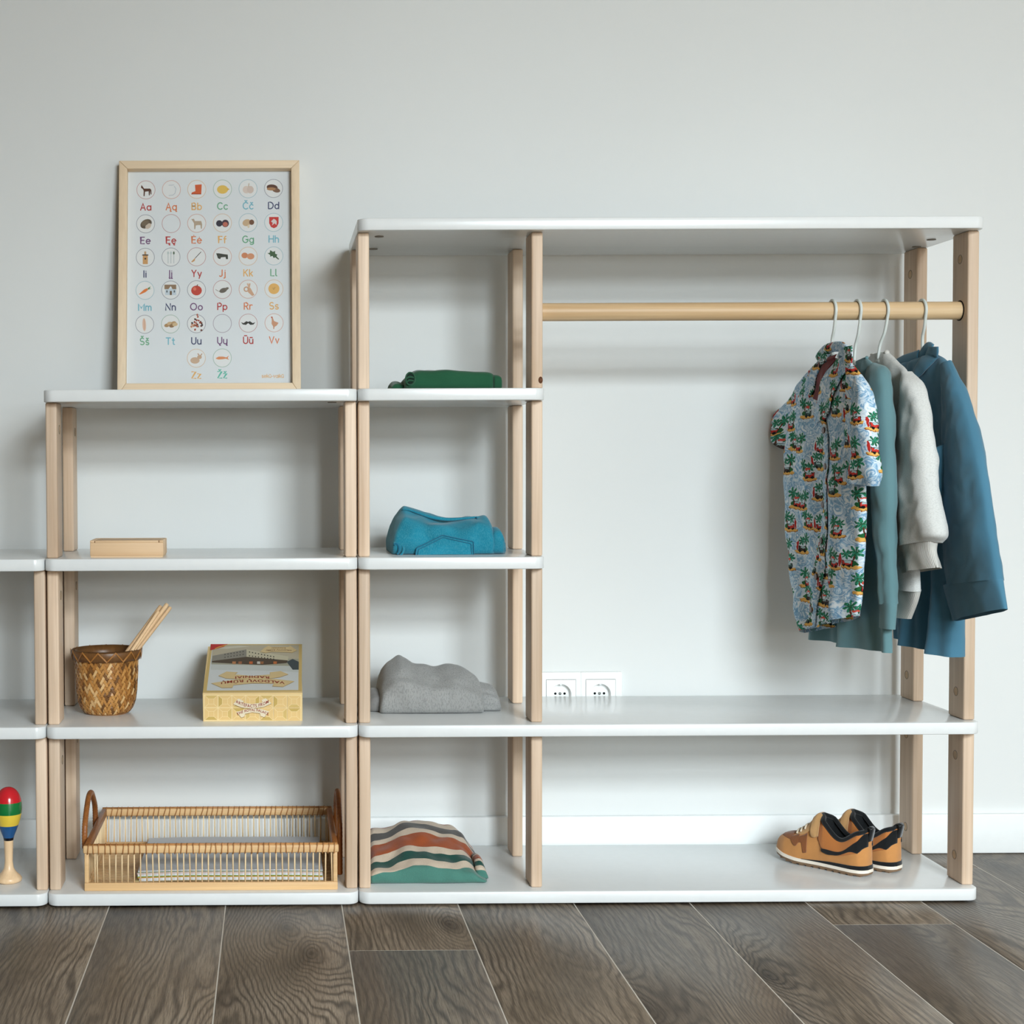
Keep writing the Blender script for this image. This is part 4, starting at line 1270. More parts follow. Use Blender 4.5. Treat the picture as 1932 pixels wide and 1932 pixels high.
# ------------------------------------------------------------------ folded clothes on the wardrobe's shelves
def pile(name, stations, Z0, mat, parent=None, n=72, m=44, wrinkle=.0016, layers=0, lay_amp=.003, seed=0.0, uv=True, endround=.012):
    """soft folded cloth lofted along X. stations: (x, y_front, h_front, y_peak, h_peak, y_back, h_back)"""
    st = crk([s[:3] for s in stations], n); st2 = crk([s[3:6] for s in stations], n); st3 = crk([(s[6], 0, 0) for s in stations], n)
    x0, x1 = stations[0][0], stations[-1][0]
    V = []; UVs = []
    for i in range(n):
        x, yf, hf = st[i]; yp, hp_, yb = st2[i]; hb = st3[i].x
        prof = [(yf + .010, .0), (yf + .002, .004), (yf - .001, hf * .5), (yf + .002, hf * .88), (yf + .010, hf), ((yf + yp) / 2, (hf * .45 + hp_ * .55)), (yp, hp_), ((yp + yb) / 2, (hp_ + hb) / 2 + .003), (yb - .006, hb), (yb, hb * .5), (yb - .008, .0)]
        ring = cr([(0, a, b) for a, b in prof], m)
        d = min(x - x0, x1 - x)
        k = sqrt(max(0, 1 - (1 - min(1, d / endround)) ** 2)) if endround else 1
        cy, czz = (yf + yb) / 2, hp_ * .45
        for j, p in enumerate(ring):
            y = cy + (p.y - cy) * (.88 + .12 * k); z = czz + (p.z - czz) * (.84 + .16 * k) if p.z > .002 else p.z
            y_w, z_w = y, z
            if layers and z > .003:
                b = abs(sin(pi * layers * z / max(hf, .01)))
                y_w += -lay_amp * (b - .5) * (1 if j < m * .45 else -1)
            q = Vector((x * 38 + seed, y * 30, z * 45))
            dn = noise.noise(q) * wrinkle + noise.noise(q * .35) * wrinkle * 1.6
            if z > .0015:
                y_w -= dn * (1.2 if j < m * .4 else .3); z_w += dn * 1.2 * min(1, z / .01)
            V.append((x, y_w, Z0 + max(0.0004, z_w))); UVs.append((x, j / (m - 1)))
    F = [tuple(reversed(f)) for f in grid_faces(n, m, close_c=True)]
    F.append(tuple(range(m))); F.append(tuple((n - 1) * m + j for j in range(m - 1, -1, -1)))
    return mesh(name, V, F, mat, parent, uv=UVs)


def H(px, py, Yp, Z0): return at(px, py, Y=Yp).z - Z0
def XX(px, py, Yp): return at(px, py, Y=Yp).x


def sts(rows, Z0, yf, yp, yb, fr=.62, br=.6):
    """rows of photo (x, top y); gives stations"""
    out = []
    for r_ in rows:
        px, py = r_[:2]; o = r_[2] if len(r_) > 2 else {}
        a, b, c = o.get('yf', yf), o.get('yp', yp), o.get('yb', yb)
        h = max(.006, H(px, py, b, Z0)); out.append((XX(px, py, b), a, h * o.get('fr', fr), b, h, c, h * o.get('br', br)))
    return out


# green trousers, top short shelf
GREEN = fabric('green_cotton', rgb(34, 84, 58), .10)
z3 = ztop(3)
gr = empty('folded_trousers', (.17, .17, z3), 'dark green folded cotton trousers on the top short shelf', 'trousers')
pile('trouser_body', sts([(757, 722), (765, 713), (776, 703), (790, 700), (830, 700), (870, 702), (905, 704), (921, 707)], z3, .07, .16, .27, .93, .8), z3, GREEN, gr, layers=2, lay_amp=.0025, seed=3)
pile('trouser_hem', sts([(918, 709), (926, 710), (933, 714), (936, 722)], z3, .072, .16, .265, .9, .8), z3, GREEN, gr, n=20, layers=2, lay_amp=.003, seed=5, endround=.004)
pile('trouser_leg_end', sts([(735, 727), (741, 721), (750, 720), (759, 722)], z3, .09, .14, .2, .8, .8), z3, GREEN, gr, n=20, seed=9)
# rolled mouth of the leg: its shade put in as a darker green disc, with two folds
GREEND = fabric('dark_green_shade', rgb(16, 44, 31), .1)
mo = at(774, 714.5, Y=.0655)
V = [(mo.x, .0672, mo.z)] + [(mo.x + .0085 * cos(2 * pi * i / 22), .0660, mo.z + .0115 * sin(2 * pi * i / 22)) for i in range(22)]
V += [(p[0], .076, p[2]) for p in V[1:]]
mesh('leg_mouth_shade', V, [(0, 1 + i, 1 + (i + 1) % 22) for i in range(22)] + [(1 + i, 23 + i, 23 + (i + 1) % 22, 1 + (i + 1) % 22) for i in range(22)], GREEND, gr, recalc=True)
V, F = tube([(mo.x + .0088 * cos(2 * pi * i / 26), .0655, mo.z + .0120 * sin(2 * pi * i / 26)) for i in range(26)], .0013, 6, closed=True)
mesh('leg_fold', V, F, GREEN, gr)
for dz, r0 in ((.001, .0019), (-.0055, .0017)):
    V, F = tube(cr([(mo.x - .0085, .0655, mo.z + dz - .002), (mo.x - .002, .0645, mo.z + dz + .0022), (mo.x + .007, .0655, mo.z + dz + .001)], 16), [r0 * (.5 + .5 * sin(pi * i / 15)) for i in range(16)], 8)
    mesh('leg_fold', V, F, GREEN, gr)

# teal jeans
TEAL = fabric('teal_denim', rgb(30, 126, 150), .22, 700, .5, big=22, heather=(rgb(84, 158, 172), (900, 900, 260), .35))
TEALD = fabric('teal_denim_stitch', rgb(22, 104, 132), .1, 700, .3)
z2 = ztop(2)
jn = empty('folded_jeans', (.17, .17, z2), 'bright teal folded jeans showing a back pocket', 'jeans')
yfj = .086
rows = [(736, 1010), (741, 988), (748, 972), (758, 960), (768, 959), (790, 964), (815, 972), (845, 977), (880, 975), (900, 972), (914, 974), (922, 984), (926, 994)]
pile('jeans_body', sts(rows, z2, yfj, .15, .27, .80, .7), z2, TEAL, jn, wrinkle=.0042, layers=1, lay_amp=.006, seed=21, endround=.010)
pile('jeans_leg_end', sts([(919, 998), (926, 994), (938, 996), (944, 1006), (948, 1020), (946, 1034)], z2, yfj + .004, .14, .25, .9, .8), z2, TEAL, jn, n=30, wrinkle=.003, layers=3, lay_amp=.006, seed=25, endround=.010)
# waistband lip along the top
lip = [at(x, y, Y=.122) for x, y in ((759, 961), (772, 962), (790, 968), (815, 976), (845, 980), (878, 978), (896, 976), (906, 976))]
q = cr(lip, 50)
V, F = tube(q, [.0015 + .0022 * sin(pi * i / 49) for i in range(50)], 8)
mesh('waistband', V, F, TEAL, jn)


def front_ribbon(name, px, Yv, rad, mat, parent, n=40):
    V, F = tube(cr([at(x, y, Y=Yv if not callable(Yv) else Yv(x, y)) for x, y in px], n), rad, 6)
    return mesh(name, V, F, mat, parent)


fy = lambda x, y: yfj - .0035 + .0000 * x
POCK = [(784, 1047), (786, 1034), (835, 1010), (893, 1022), (894, 1046)]
def dense(p): return [tuple(a + (b - a) * k / 8 for a, b in zip(p[i], p[i + 1])) for i in range(len(p) - 1) for k in range(8)] + [p[-1]]


front_ribbon('pocket_seam', dense(POCK), .0805, .0011, TEALD, jn)
front_ribbon('pocket_seam', dense([(788, 1047), (790, 1037), (836, 1014), (889, 1026), (890, 1045)]), .0805, .0008, TEALD, jn)
# pocket panel
V = []; F = []
pp = [at(x, y, Y=.0815) for x, y in POCK]
c0 = at(838, 1046, Y=.0815)
V = [c0 + Vector((0, -.0015, 0))] + pp + [p + Vector((0, .004, 0)) for p in pp]
F = [(0, i + 1, i + 2) for i in range(4)] + [(i + 1, i + 6, i + 7, i + 2) for i in range(4)]
mesh('pocket', V, F, TEAL, jn, smooth=False, recalc=True)
front_ribbon('side_seam', [(899, 975), (903, 990), (905, 1004)], .115, .0012, TEALD, jn)
# rolled leg end at the left
for k, (rx, rz) in enumerate(((.0115, .0135), (.006, .0105))):
    cpt = at(750 if k == 0 else 747, 1035, Y=.083)
    pth = [(cpt.x + rx * cos(a), .083 - .002 * k, cpt.z - .001 + rz * sin(a)) for a in [math.radians(-70 + 200 * i / 18) for i in range(19)]]
    V, F = tube(pth, .0021, 8)
    mesh('leg_fold', V, F, TEALD if k else TEAL, jn)

# grey jumper
GREYK = fabric('grey_knit', rgb(150, 150, 148), .06, 500, .5, heather=(rgb(112, 112, 112), (500, 500, 160), .5))
z1 = ztop(1)
gj = empty('folded_jumper', (.17, .2, z1), 'crumpled light grey knitted jumper folded above the striped one', 'jumper')
yfg = .128
rows = [(713, 1312), (715, 1285), (722, 1262), (735, 1246), (751, 1234), (764, 1239), (780, 1248), (802, 1253), (825, 1254), (848, 1250), (860, 1254), (878, 1264), (892, 1274), (902, 1284), (905, 1296)]
S_ = sts(rows, z1, yfg, .20, .30, .60, .6)
pile('jumper_body', S_, z1, GREYK, gj, wrinkle=.0034, seed=41, endround=.008, layers=1, lay_amp=.003)
pile('ribbed_cuff', sts([(900, 1284), (912, 1287), (926, 1292), (936, 1302), (941, 1316)], z1, .15, .19, .26, .7, .6), z1, GREYK, gj, n=24, layers=3, lay_amp=.003, seed=47)
GREYD = fabric('grey_knit_sleeve', rgb(128, 126, 124), .06, 500, .5)
pile('jumper_sleeve', sts([(694, 1306), (704, 1300), (716, 1302), (728, 1310), (740, 1318)], z1, .15, .19, .25, .8, .8), z1, GREYD, gj, n=24, seed=51)
front_ribbon('jumper_hem', [(738, 1310), (760, 1304), (800, 1303), (845, 1302), (872, 1300)], lambda x, y: .142, .0012, GREYD, gj)

# striped jumper
t = NT('striped_knit'); uvn = t.n('ShaderNodeUVMap'); uvn.uv_map = 'UVMap'
sx = t.n('ShaderNodeSeparateXYZ'); t.put(sx.inputs[0], uvn.outputs[0])
wv = t.math('MULTIPLY', t.math('SINE', t.math('MULTIPLY', sx.outputs[0], 46.0)), .016)
nz = t.math('MULTIPLY', t.math('SUBTRACT', t.noise(t.map(uvn.outputs[0], (18, 4, 1)), 1.0, 1), .5), .07)
vv = t.math('SUBTRACT', t.math('ADD', t.math('ADD', sx.outputs[1], wv), nz), t.math('MULTIPLY', t.math('SUBTRACT', sx.outputs[0], .13), .30))
bei, dgr, rus, dgn, tl = rgb(206, 188, 168), rgb(84, 82, 80), rgb(158, 78, 40), rgb(26, 74, 66), rgb(76, 128, 116)
STRIPE = [(0, tl), (.112, bei), (.172, dgn), (.245, bei), (.30, rus), (.42, bei), (.465, dgr), (.54, bei), (.62, rus), (.72, bei), (.78, dgr), (.86, bei)]
col = t.ramp(vv, STRIPE, 'CONSTANT')
w2 = t.noise(t.coord('Object'), 420, 3)
t.bump(w2, .6, .0012)
col = t.mix(t.math('MULTIPLY', w2, .22), col, rgb(60, 50, 44))
STRIP = t.set(col, .92, .12, **{'Sheen Weight': .2})
z0 = ztop(0)
rows = [(688, 1590), (699, 1570), (715, 1566), (740, 1560), (758, 1553), (775, 1551), (800, 1552), (825, 1554), (845, 1560), (860, 1566), (872, 1576), (884, 1594), (895, 1610), (900, 1620)]
sj = empty('striped_jumper', (.14, .17, z0), 'folded knitted jumper striped rust, cream, dark green and teal', 'jumper')
pile('jumper_body', sts(rows, z0, .050, .205, .31, .40, .55), z0, STRIP, sj, wrinkle=.0042, seed=63, endround=.006, n=84, m=60)
pile('jumper_sleeve', sts([(893, 1618), (902, 1616), (910, 1624), (916, 1640), (917, 1652)], z0, .075, .115, .19, .8, .7), z0, STRIP, sj, n=24, seed=69, layers=2)


# ------------------------------------------------------------------ clothes hanging on the rail
HANG = plain('hanger_plastic', rgb(206, 212, 208), .35, .45, .02)
HX = [at(px, 587, Y=YR).x for px in (1570, 1617, 1668, 1739)]


def hanger(X, lean, arm, drop, lab, zstem=.075):
    """hook over the rail, stem, and two shoulder arms running across the rail"""
    r0 = RR + .0030
    hk = empty('clothes_hanger', (X, YR, ZR - .12), lab, 'hanger', 'white hangers on the clothes rail')
    pts = []
    for a in range(215, -31, -12):     # from behind the rail over the top to the front
        a_ = math.radians(a); pts.append((X, YR + r0 * -cos(a_ + pi) * -1 if False else YR - r0 * cos(a_), ZR + r0 * sin(a_)))
    e = pts[-1]
    pts += [(X + lean * .3, YR - r0 * .55, ZR - zstem * .5), (X + lean * .7, YR - r0 * .1, ZR - zstem * .75), (X + lean, YR, ZR - zstem), (X + lean, YR, ZR - zstem - .02)]
    V, F = tube(cr(pts, 60), .0029, 10)
    mesh('hook', V, F, HANG, hk)
    for sg in (-1, 1):
        p = [(X + lean, YR, ZR - zstem - .012), (X + lean * .5, YR + sg * arm * .3, ZR - zstem - .028), (X, YR + sg * arm * .75, ZR - zstem - .03 - drop * .8), (X, YR + sg * arm, ZR - zstem - .034 - drop)]
        V, F = tube(cr(p, 24), [.0045] * 20 + [.0042, .004, .0036, .0025], 10)
        mesh('shoulder_arm', V, F, HANG, hk)
    return hk


hanger(HX[0], .000, .105, .040, 'white hanger hook above the palm print shirt', .070)
hanger(HX[1], -.004, .105, .040, 'white hanger hook above the grey green top', .085)
hanger(HX[2], -.010, .105, .040, 'white hanger hook above the pale grey sweatshirt', .082)
hanger(HX[3], .002, .105, .040, 'white hanger hook above the blue shirt', .065)


def cloth_tube(name, A, B, X, hx, mat, parent, rows=60, ring=64, fold=0.0, kf=5.0, seed=0.0, wr=.0016, dX=None, grow=1.0, label=None, close_top=False, u0=0.0, us=1.0):
    """garment piece hanging in the plane X: A far edge, B near edge as photo points; hx half thickness list"""
    a = crk([at(x, y, X=X) for x, y in A], rows); b = crk([at(x, y, X=X) for x, y in B], rows)
    V = []; UVs = []
    per = 0
    for i in range(rows):
        c = (a[i] + b[i]) / 2; h = (b[i] - a[i]) / 2; L = h.length
        v_ = i / (rows - 1)
        hxi = interp(v_, [k / (len(hx) - 1) for k in range(len(hx))], hx)
        for j in range(ring):
            t_ = 2 * pi * j / ring; ct, st_ = cos(t_), sin(t_)
            wx = (abs(st_) ** .75) * (1 if st_ > 0 else -1)
            p = c + h * ct
            amp = fold * (v_ ** grow)
            ph = seed + (0 if st_ > 0 else 1.9)
            f = amp * sin(kf * ct + ph + 1.3 * v_) + amp * .5 * sin(kf * 2.1 * ct + ph * 2.3 - v_ * 2)
            q = Vector((p.x * 10 + seed + (5 if st_ > 0 else 0), p.y * 22, p.z * 16))
            f += noise.noise(q) * wr * 2.2 + noise.noise(q * 2.7) * wr
            ex = 1 - abs(ct) ** 6
            x = p.x - wx * hxi + f * (.35 + .65 * ex) + (dX(v_, ct) if dX else 0)
            V.append((x, p.y, p.z + noise.noise(q * .8) * wr * .8))
            UVs.append(p.z)
    for i in range(rows):          # cloth coordinates: true length round the piece, seam at the far edge
        cum = [0.0] * ring; tot = 0.0; k0_ = ring // 2
        for d in range(1, ring):
            j0, j1 = (k0_ + d - 1) % ring, (k0_ + d) % ring
            tot += (Vector(V[i * ring + j1]) - Vector(V[i * ring + j0])).length; cum[j1] = tot
        for j in range(ring): UVs[i * ring + j] = (u0 + us * (cum[j] - tot * .5), UVs[i * ring + j])
    F = grid_faces(rows, ring, close_c=True)
    if close_top: F.append(tuple(range(ring - 1, -1, -1)))
    return mesh(name, V, F, mat, parent, uv=UVs, label=label)


from mathutils.bvhtree import BVHTree


def bvh(*objs):
    V, F = [], []
    for o in objs:
        k = len(V); V += [v.co + WLOC[o.name] for v in o.data.vertices]; F += [tuple(i + k for i in p.vertices) for p in o.data.polygons]
    return BVHTree.FromPolygons(V, F)


def strip(name, A, B, X, mat, parent, th=.0016, bulge=.002, n=40, m=10, label=None, snap=None, lift=.002):
    """flat piece of cloth with thickness between two photo polylines in the plane X"""
    Xa = X if not isinstance(X, tuple) else X[0]; Xb = X if not isinstance(X, tuple) else X[1]
    a = cr([at(x, y, X=Xa) for x, y in A], n); b = cr([at(x, y, X=Xb) for x, y in B], n)
    V = []; UVs = []
    for side in (0, 1):
        for i in range(n):
            for j in range(m):
                k = j / (m - 1); p = a[i].lerp(b[i], k)
                off = -bulge * sin(pi * k)
                if snap is not None:
                    hit = snap.ray_cast(Vector((Xa - .2, p.y, p.z)), Vector((1, 0, 0)))[0]
                    if hit is not None and abs(hit.x - Xa) < .04: p = Vector((hit.x - lift, p.y, p.z))
                    else: p = Vector((Xa + .010, p.y, p.z))
                V.append((p.x + off + side * th, p.y, p.z)); UVs.append((p.y + 2.3, p.z))
    F = [tuple(reversed(f)) for f in grid_faces(n, m)] + [tuple(q + n * m for q in f) for f in grid_faces(n, m)]
    o = n * m
    for i in range(n - 1):
        F += [(i * m, (i + 1) * m, o + (i + 1) * m, o + i * m), ((i + 1) * m + m - 1, i * m + m - 1, o + i * m + m - 1, o + (i + 1) * m + m - 1)]
    for j in range(m - 1):
        F += [(j + 1, j, o + j, o + j + 1), ((n - 1) * m + j, (n - 1) * m + j + 1, o + (n - 1) * m + j + 1, o + (n - 1) * m + j)]
    return mesh(name, V, F, mat, parent, uv=UVs, recalc=True, label=label)


# palm print cotton: islands with palms, boards and little cars on a blue and white sea
t = NT('palm_print_cotton'); uvn = t.n('ShaderNodeUVMap'); uvn.uv_map = 'UVMap'; UVv = uvn.outputs[0]
wz = t.n('ShaderNodeTexNoise'); t.put(wz.inputs['Vector'], UVv); wz.inputs['Scale'].default_value = 46; wz.inputs['Detail'].default_value = 3; wz.inputs['Distortion'].default_value = 2.2
sea = t.ramp(wz.outputs['Fac'], [(.36, rgb(230, 236, 240)), (.45, rgb(170, 200, 220)), (.51, rgb(104, 152, 190)), (.59, rgb(214, 226, 234)), (.70, rgb(132, 174, 204))])


def motif_layer(colin, scale, off, halo):
    vec = t.map(UVv, (1, 1, 1), off)
    vo = t.n('ShaderNodeTexVoronoi', voronoi_dimensions='2D'); t.put(vo.inputs['Vector'], vec); vo.inputs['Scale'].default_value = scale; vo.inputs['Randomness'].default_value = .72
    sb = t.n('ShaderNodeVectorMath', operation='SUBTRACT'); t.put(sb.inputs[0], vec); t.put(sb.inputs[1], vo.outputs['Position'])
    sp = t.n('ShaderNodeSeparateXYZ'); t.put(sp.inputs[0], sb.outputs[0])
    cs = t.n('ShaderNodeSeparateXYZ'); t.put(cs.inputs[0], vo.outputs['Color'])
    r1, r2 = cs.outputs[0], cs.outputs[1]
    wob = t.math('MULTIPLY', t.math('SUBTRACT', t.noise(UVv, 190, 2), .5), .16)
    flip = t.math('SUBTRACT', t.math('MULTIPLY', t.math('GREATER_THAN', r1, .5), 2.0), 1.0)
    x = t.math('ADD', t.math('MULTIPLY', t.math('MULTIPLY', sp.outputs[0], scale), flip), t.math('MULTIPLY', wob, .5))
    y = t.math('ADD', t.math('MULTIPLY', sp.outputs[1], scale), wob)

    def ell(cx, cy, rx, ry):
        a = t.math('DIVIDE', t.math('SUBTRACT', x, cx), rx); b = t.math('DIVIDE', t.math('SUBTRACT', y, cy), ry)
        return t.math('LESS_THAN', t.math('ADD', t.math('MULTIPLY', a, a), t.math('MULTIPLY', b, b)), 1.0)

    def rect(cx, cy, hx_, hy_):
        return t.math('MULTIPLY', t.math('LESS_THAN', t.math('ABSOLUTE', t.math('SUBTRACT', x, cx)), hx_), t.math('LESS_THAN', t.math('ABSOLUTE', t.math('SUBTRACT', y, cy)), hy_))

    c = t.mix(t.math('MULTIPLY', ell(0, -.02, .40, .46), halo), colin, rgb(226, 232, 234))
    c = t.mix(ell(.02, -.30, .40, .085), c, rgb(150, 96, 50))
    c = t.mix(ell(.0, -.285, .38, .075), c, rgb(228, 176, 92))
    # trunk and crown
    tx = t.math('ADD', -.13, t.math('MULTIPLY', y, -.18))
    trunk = t.math('MULTIPLY', t.math('LESS_THAN', t.math('ABSOLUTE', t.math('SUBTRACT', x, tx)), .026), t.math('LESS_THAN', t.math('ABSOLUTE', t.math('SUBTRACT', y, -.02)), .24))
    c = t.mix(trunk, c, rgb(92, 52, 34))
    for cx, cy, R_ in ((-.17, .23, .25), (.12, .14, .19)):
        dx = t.math('SUBTRACT', x, cx); dy = t.math('SUBTRACT', y, cy)
        ang = t.math('ARCTAN2', dy, dx); rad = t.math('SQRT', t.math('ADD', t.math('MULTIPLY', dx, dx), t.math('MULTIPLY', dy, dy)))
        lim = t.math('MULTIPLY', t.math('ADD', t.math('MULTIPLY', t.math('ABSOLUTE', t.math('COSINE', t.math('MULTIPLY', ang, 3.5))), .75), .25), R_)
        leaf = t.math('LESS_THAN', rad, lim)
        g_ = t.mix(t.math('GREATER_THAN', t.noise(UVv, 260, 1), .52), rgb(44, 134, 104), rgb(44, 92, 64))
        c = t.mix(leaf, c, g_)
    # low bush, car body, windows, wheels, surfboard
    c = t.mix(ell(-.02, -.16, .26, .10), c, rgb(36, 96, 54))
    body = t.mix(t.math('GREATER_THAN', r2, .52), rgb(196, 56, 48), rgb(64, 52, 44))
    body = t.mix(t.math('GREATER_THAN', r2, .8), body, rgb(70, 96, 92))
    c = t.mix(rect(.07, -.17, .19, .10), c, rgb(34, 26, 24))
    c = t.mix(rect(.07, -.17, .165, .078), c, body)
    c = t.mix(rect(.05, -.115, .11, .03), c, rgb(168, 194, 198))
    c = t.mix(ell(-.03, -.25, .055, .055), c, rgb(22, 20, 22)); c = t.mix(ell(.17, -.25, .055, .055), c, rgb(22, 20, 22))
    c = t.mix(t.math('MULTIPLY', ell(.31, -.05, .045, .19), t.math('GREATER_THAN', r1, .35)), c, rgb(178, 46, 40))
    c = t.mix(t.math('MULTIPLY', rect(.02, .07, .10, .035), t.math('LESS_THAN', r1, .4)), c, rgb(214, 84, 72))
    return c


HAW = t.set(motif_layer(sea, 19.5, (.013, .021, 0), .6), .85, .15)
t.bump(t.noise(UVv, 1400, 1), .15, .0004)
RED_L = fabric('dark_red_lining', rgb(112, 26, 30), .15)

# 1 -- short sleeved palm shirt
X1 = HX[0]
sh = empty('palm_shirt', (X1, YR, .50), 'short sleeved shirt printed with palms, islands and cars', 'shirt')
TA = [(1534, 690), (1516, 712), (1500, 738), (1490, 775), (1487, 820), (1484, 870), (1482, 910), (1487, 970), (1493, 1030), (1499, 1090), (1508, 1140), (1521, 1193)]
TB = [(1598, 672), (1610, 690), (1620, 712), (1626, 758), (1628, 820), (1628, 870), (1628, 920), (1627, 975), (1625, 1040), (1621, 1100), (1618, 1140), (1614, 1163)]
shb = cloth_tube('shirt_body', TA, TB, X1, [.004, .011, .016, .017, .017, .016, .016, .016], HAW, sh, rows=90, ring=90, fold=.0095, kf=4.4, seed=.6, wr=.0026, us=.62)
NA = [(1600, 690), (1604, 725), (1604, 780), (1601, 830), (1595, 872), (1590, 904)]
NB = [(1604, 682), (1630, 722), (1642, 785), (1648, 850), (1652, 890), (1648, 917)]
cloth_tube('sleeve', NA, NB, X1 - .004, [.006, .015, .019, .019, .018, .016], HAW, sh, rows=50, ring=56, fold=.005, kf=3, seed=2.2, wr=.0034, u0=1.3, us=.8)
FA = [(1514, 720), (1490, 754), (1464, 781), (1445, 800), (1433, 812)]
FB_ = [(1503, 780), (1500, 815), (1495, 838), (1486, 848), (1470, 842)]
cloth_tube('sleeve', FA, FB_, X1 + .002, [.008, .015, .018, .017, .014], HAW, sh, rows=40, ring=56, fold=.004, kf=3, seed=4.1, wr=.003, u0=2.6, us=.5)
# lining seen in the open neck, collar leaves, button band, buttons
SB = bvh(shb)
XF = X1 - .020
strip('neck_lining', [(1568, 668), (1556, 690), (1545, 720), (1535, 757)], [(1552, 674), (1540, 694), (1532, 722), (1526, 752)], XF, RED_L, sh, .0012, .0, snap=SB, lift=.0018)
strip('collar', [(1576, 656), (1563, 684), (1548, 716), (1540, 742), (1535, 778), (1533, 802)], [(1596, 652), (1596, 682), (1582, 712), (1573, 740), (1566, 768), (1553, 790)], XF, HAW, sh, .0018, .002, snap=SB, lift=.0052)
strip('collar', [(1540, 668), (1530, 686), (1519, 710), (1509, 736), (1505, 750)], [(1556, 668), (1543, 688), (1535, 710), (1528, 736), (1522, 752)], XF, HAW, sh, .0018, .002, snap=SB, lift=.0046)
strip('collar_stand', [(1540, 668), (1554, 652), (1572, 645), (1588, 645), (1597, 652)], [(1546, 684), (1560, 670), (1573, 664), (1587, 666), (1597, 682)], X1 - .004, HAW, sh, .0022, .004)
PLA = [(1538, 790), (1546, 850), (1545, 930), (1539, 990), (1532, 1060), (1526, 1120), (1517, 1184)]
strip('button_band', PLA, [(x + 13, y - 1) for x, y in PLA], XF, HAW, sh, .0012, .0005, n=90, snap=SB, lift=.0026)
BTN = plain('brown_button', rgb(82, 50, 38), .3, .5, .1)
for bx_, by_ in ((1550, 812), (1552, 880), (1547, 952), (1541, 1020), (1535, 1088), (1527, 1150)):
    c = at(bx_, by_, X=XF)
    hit = SB.ray_cast(Vector((XF - .2, c.y, c.z)), Vector((1, 0, 0)))[0]
    xs_ = hit.x - .0052 if hit is not None else XF - .006
    V, F = tube([(xs_, c.y, c.z), (xs_ + .0024, c.y, c.z)], .0062, 16)
    auto(mesh('button', V, F, BTN, sh), 40)

# 2 -- grey green long sleeved top
TOPM = fabric('grey_green_jersey', rgb(100, 136, 142), .07, 900, .3)
X2 = HX[1]
gt = empty('long_sleeved_top', (X2, YR, .45), 'grey green long sleeved top behind the palm shirt', 'top')
TA = [(1606, 690), (1585, 716), (1560, 750), (1548, 800), (1545, 870), (1543, 940), (1541, 1010), (1539, 1080), (1537, 1140), (1537, 1200)]
TB = [(1634, 674), (1648, 688), (1658, 712), (1660, 790), (1662, 870), (1664, 940), (1667, 1010), (1672, 1090), (1677, 1160), (1680, 1232)]
cloth_tube('top_body', TA, TB, X2, [.006, .013, .017, .018, .019, .021, .023, .025], TOPM, gt, rows=90, ring=110, fold=.015, kf=7.5, seed=1.2, wr=.0016, grow=1.2)
NA = [(1640, 700), (1640, 735), (1641, 800), (1645, 880), (1652, 960), (1660, 1040), (1665, 1100), (1667, 1140)]
NB = [(1650, 684), (1668, 700), (1675, 760), (1679, 850), (1680, 940), (1679, 1020), (1683, 1090), (1685, 1140)]
cloth_tube('sleeve', NA, NB, X2 - .004, [.010, .019, .020, .019, .017, .015, .013, .012], TOPM, gt, rows=70, ring=56, fold=.003, kf=3.0, seed=3.3, wr=.0022)
cloth_tube('cuff', [(1667, 1138), (1666, 1150), (1664, 1183)], [(1686, 1138), (1686, 1150), (1684, 1188)], X2 - .004, [.0125, .012, .011], TOPM, gt, rows=16, ring=40, wr=.0008)
cloth_tube('sleeve', [(1590, 720), (1570, 760), (1556, 860), (1552, 960), (1551, 1080)], [(1605, 725), (1592, 780), (1580, 880), (1573, 980), (1568, 1082)], X2 + .006, [.010, .015, .014, .013, .012], TOPM, gt, rows=50, ring=40, seed=7.7, wr=.002)
V, F = tube(cr([at(x, y, X=X2 - .001) for x, y in ((1636, 674), (1629, 684), (1615, 697), (1603, 694), (1600, 688))], 30), .0032, 8)
mesh('neck_band', V, F, TOPM, gt)

# 3 -- pale grey sweatshirt
SWM = fabric('pale_grey_fleece', rgb(212, 213, 210), .04, 900, .3, heather=(rgb(156, 156, 152), (340, 340, 900), .30))
t = NT('pale_grey_rib'); uvn = t.n('ShaderNodeUVMap'); uvn.uv_map = 'UVMap'
sx = t.n('ShaderNodeSeparateXYZ'); t.put(sx.inputs[0], uvn.outputs[0])
rb = t.math('ADD', t.math('MULTIPLY', t.math('SINE', t.math('MULTIPLY', sx.outputs[0], 2400.0)), .5), .5)
t.bump(rb, .6, .0012)
SWR = t.set(t.mix(t.math('MULTIPLY', rb, .35), rgb(212, 210, 204), rgb(176, 172, 164)), .9, .15)
X3 = HX[2]
sw = empty('sweatshirt', (X3, YR, .48), 'pale grey sweatshirt with ribbed cuffs between the green and blue tops', 'sweatshirt')
TA = [(1648, 668), (1628, 695), (1610, 740), (1604, 820), (1602, 900), (1600, 980), (1600, 1050), (1604, 1100)]
TB = [(1672, 664), (1694, 684), (1714, 712), (1722, 800), (1726, 900), (1729, 980), (1732, 1050), (1733, 1116)]
cloth_tube('sweatshirt_body', TA, TB, X3, [.006, .014, .018, .02, .02, .02, .02, .02], SWM, sw, rows=80, ring=80, fold=.008, kf=4.5, seed=5.2, wr=.002)
cloth_tube('waist_rib', [(1604, 1098), (1606, 1120), (1608, 1146)], [(1733, 1113), (1728, 1135), (1716, 1168)], X3, [.020, .017, .015], SWR, sw, rows=20, ring=80, fold=.004, kf=5, seed=5.2, wr=.001)
NA = [(1704, 700), (1708, 735), (1704, 790), (1700, 850), (1694, 920), (1688, 980), (1686, 1010), (1692, 1034)]
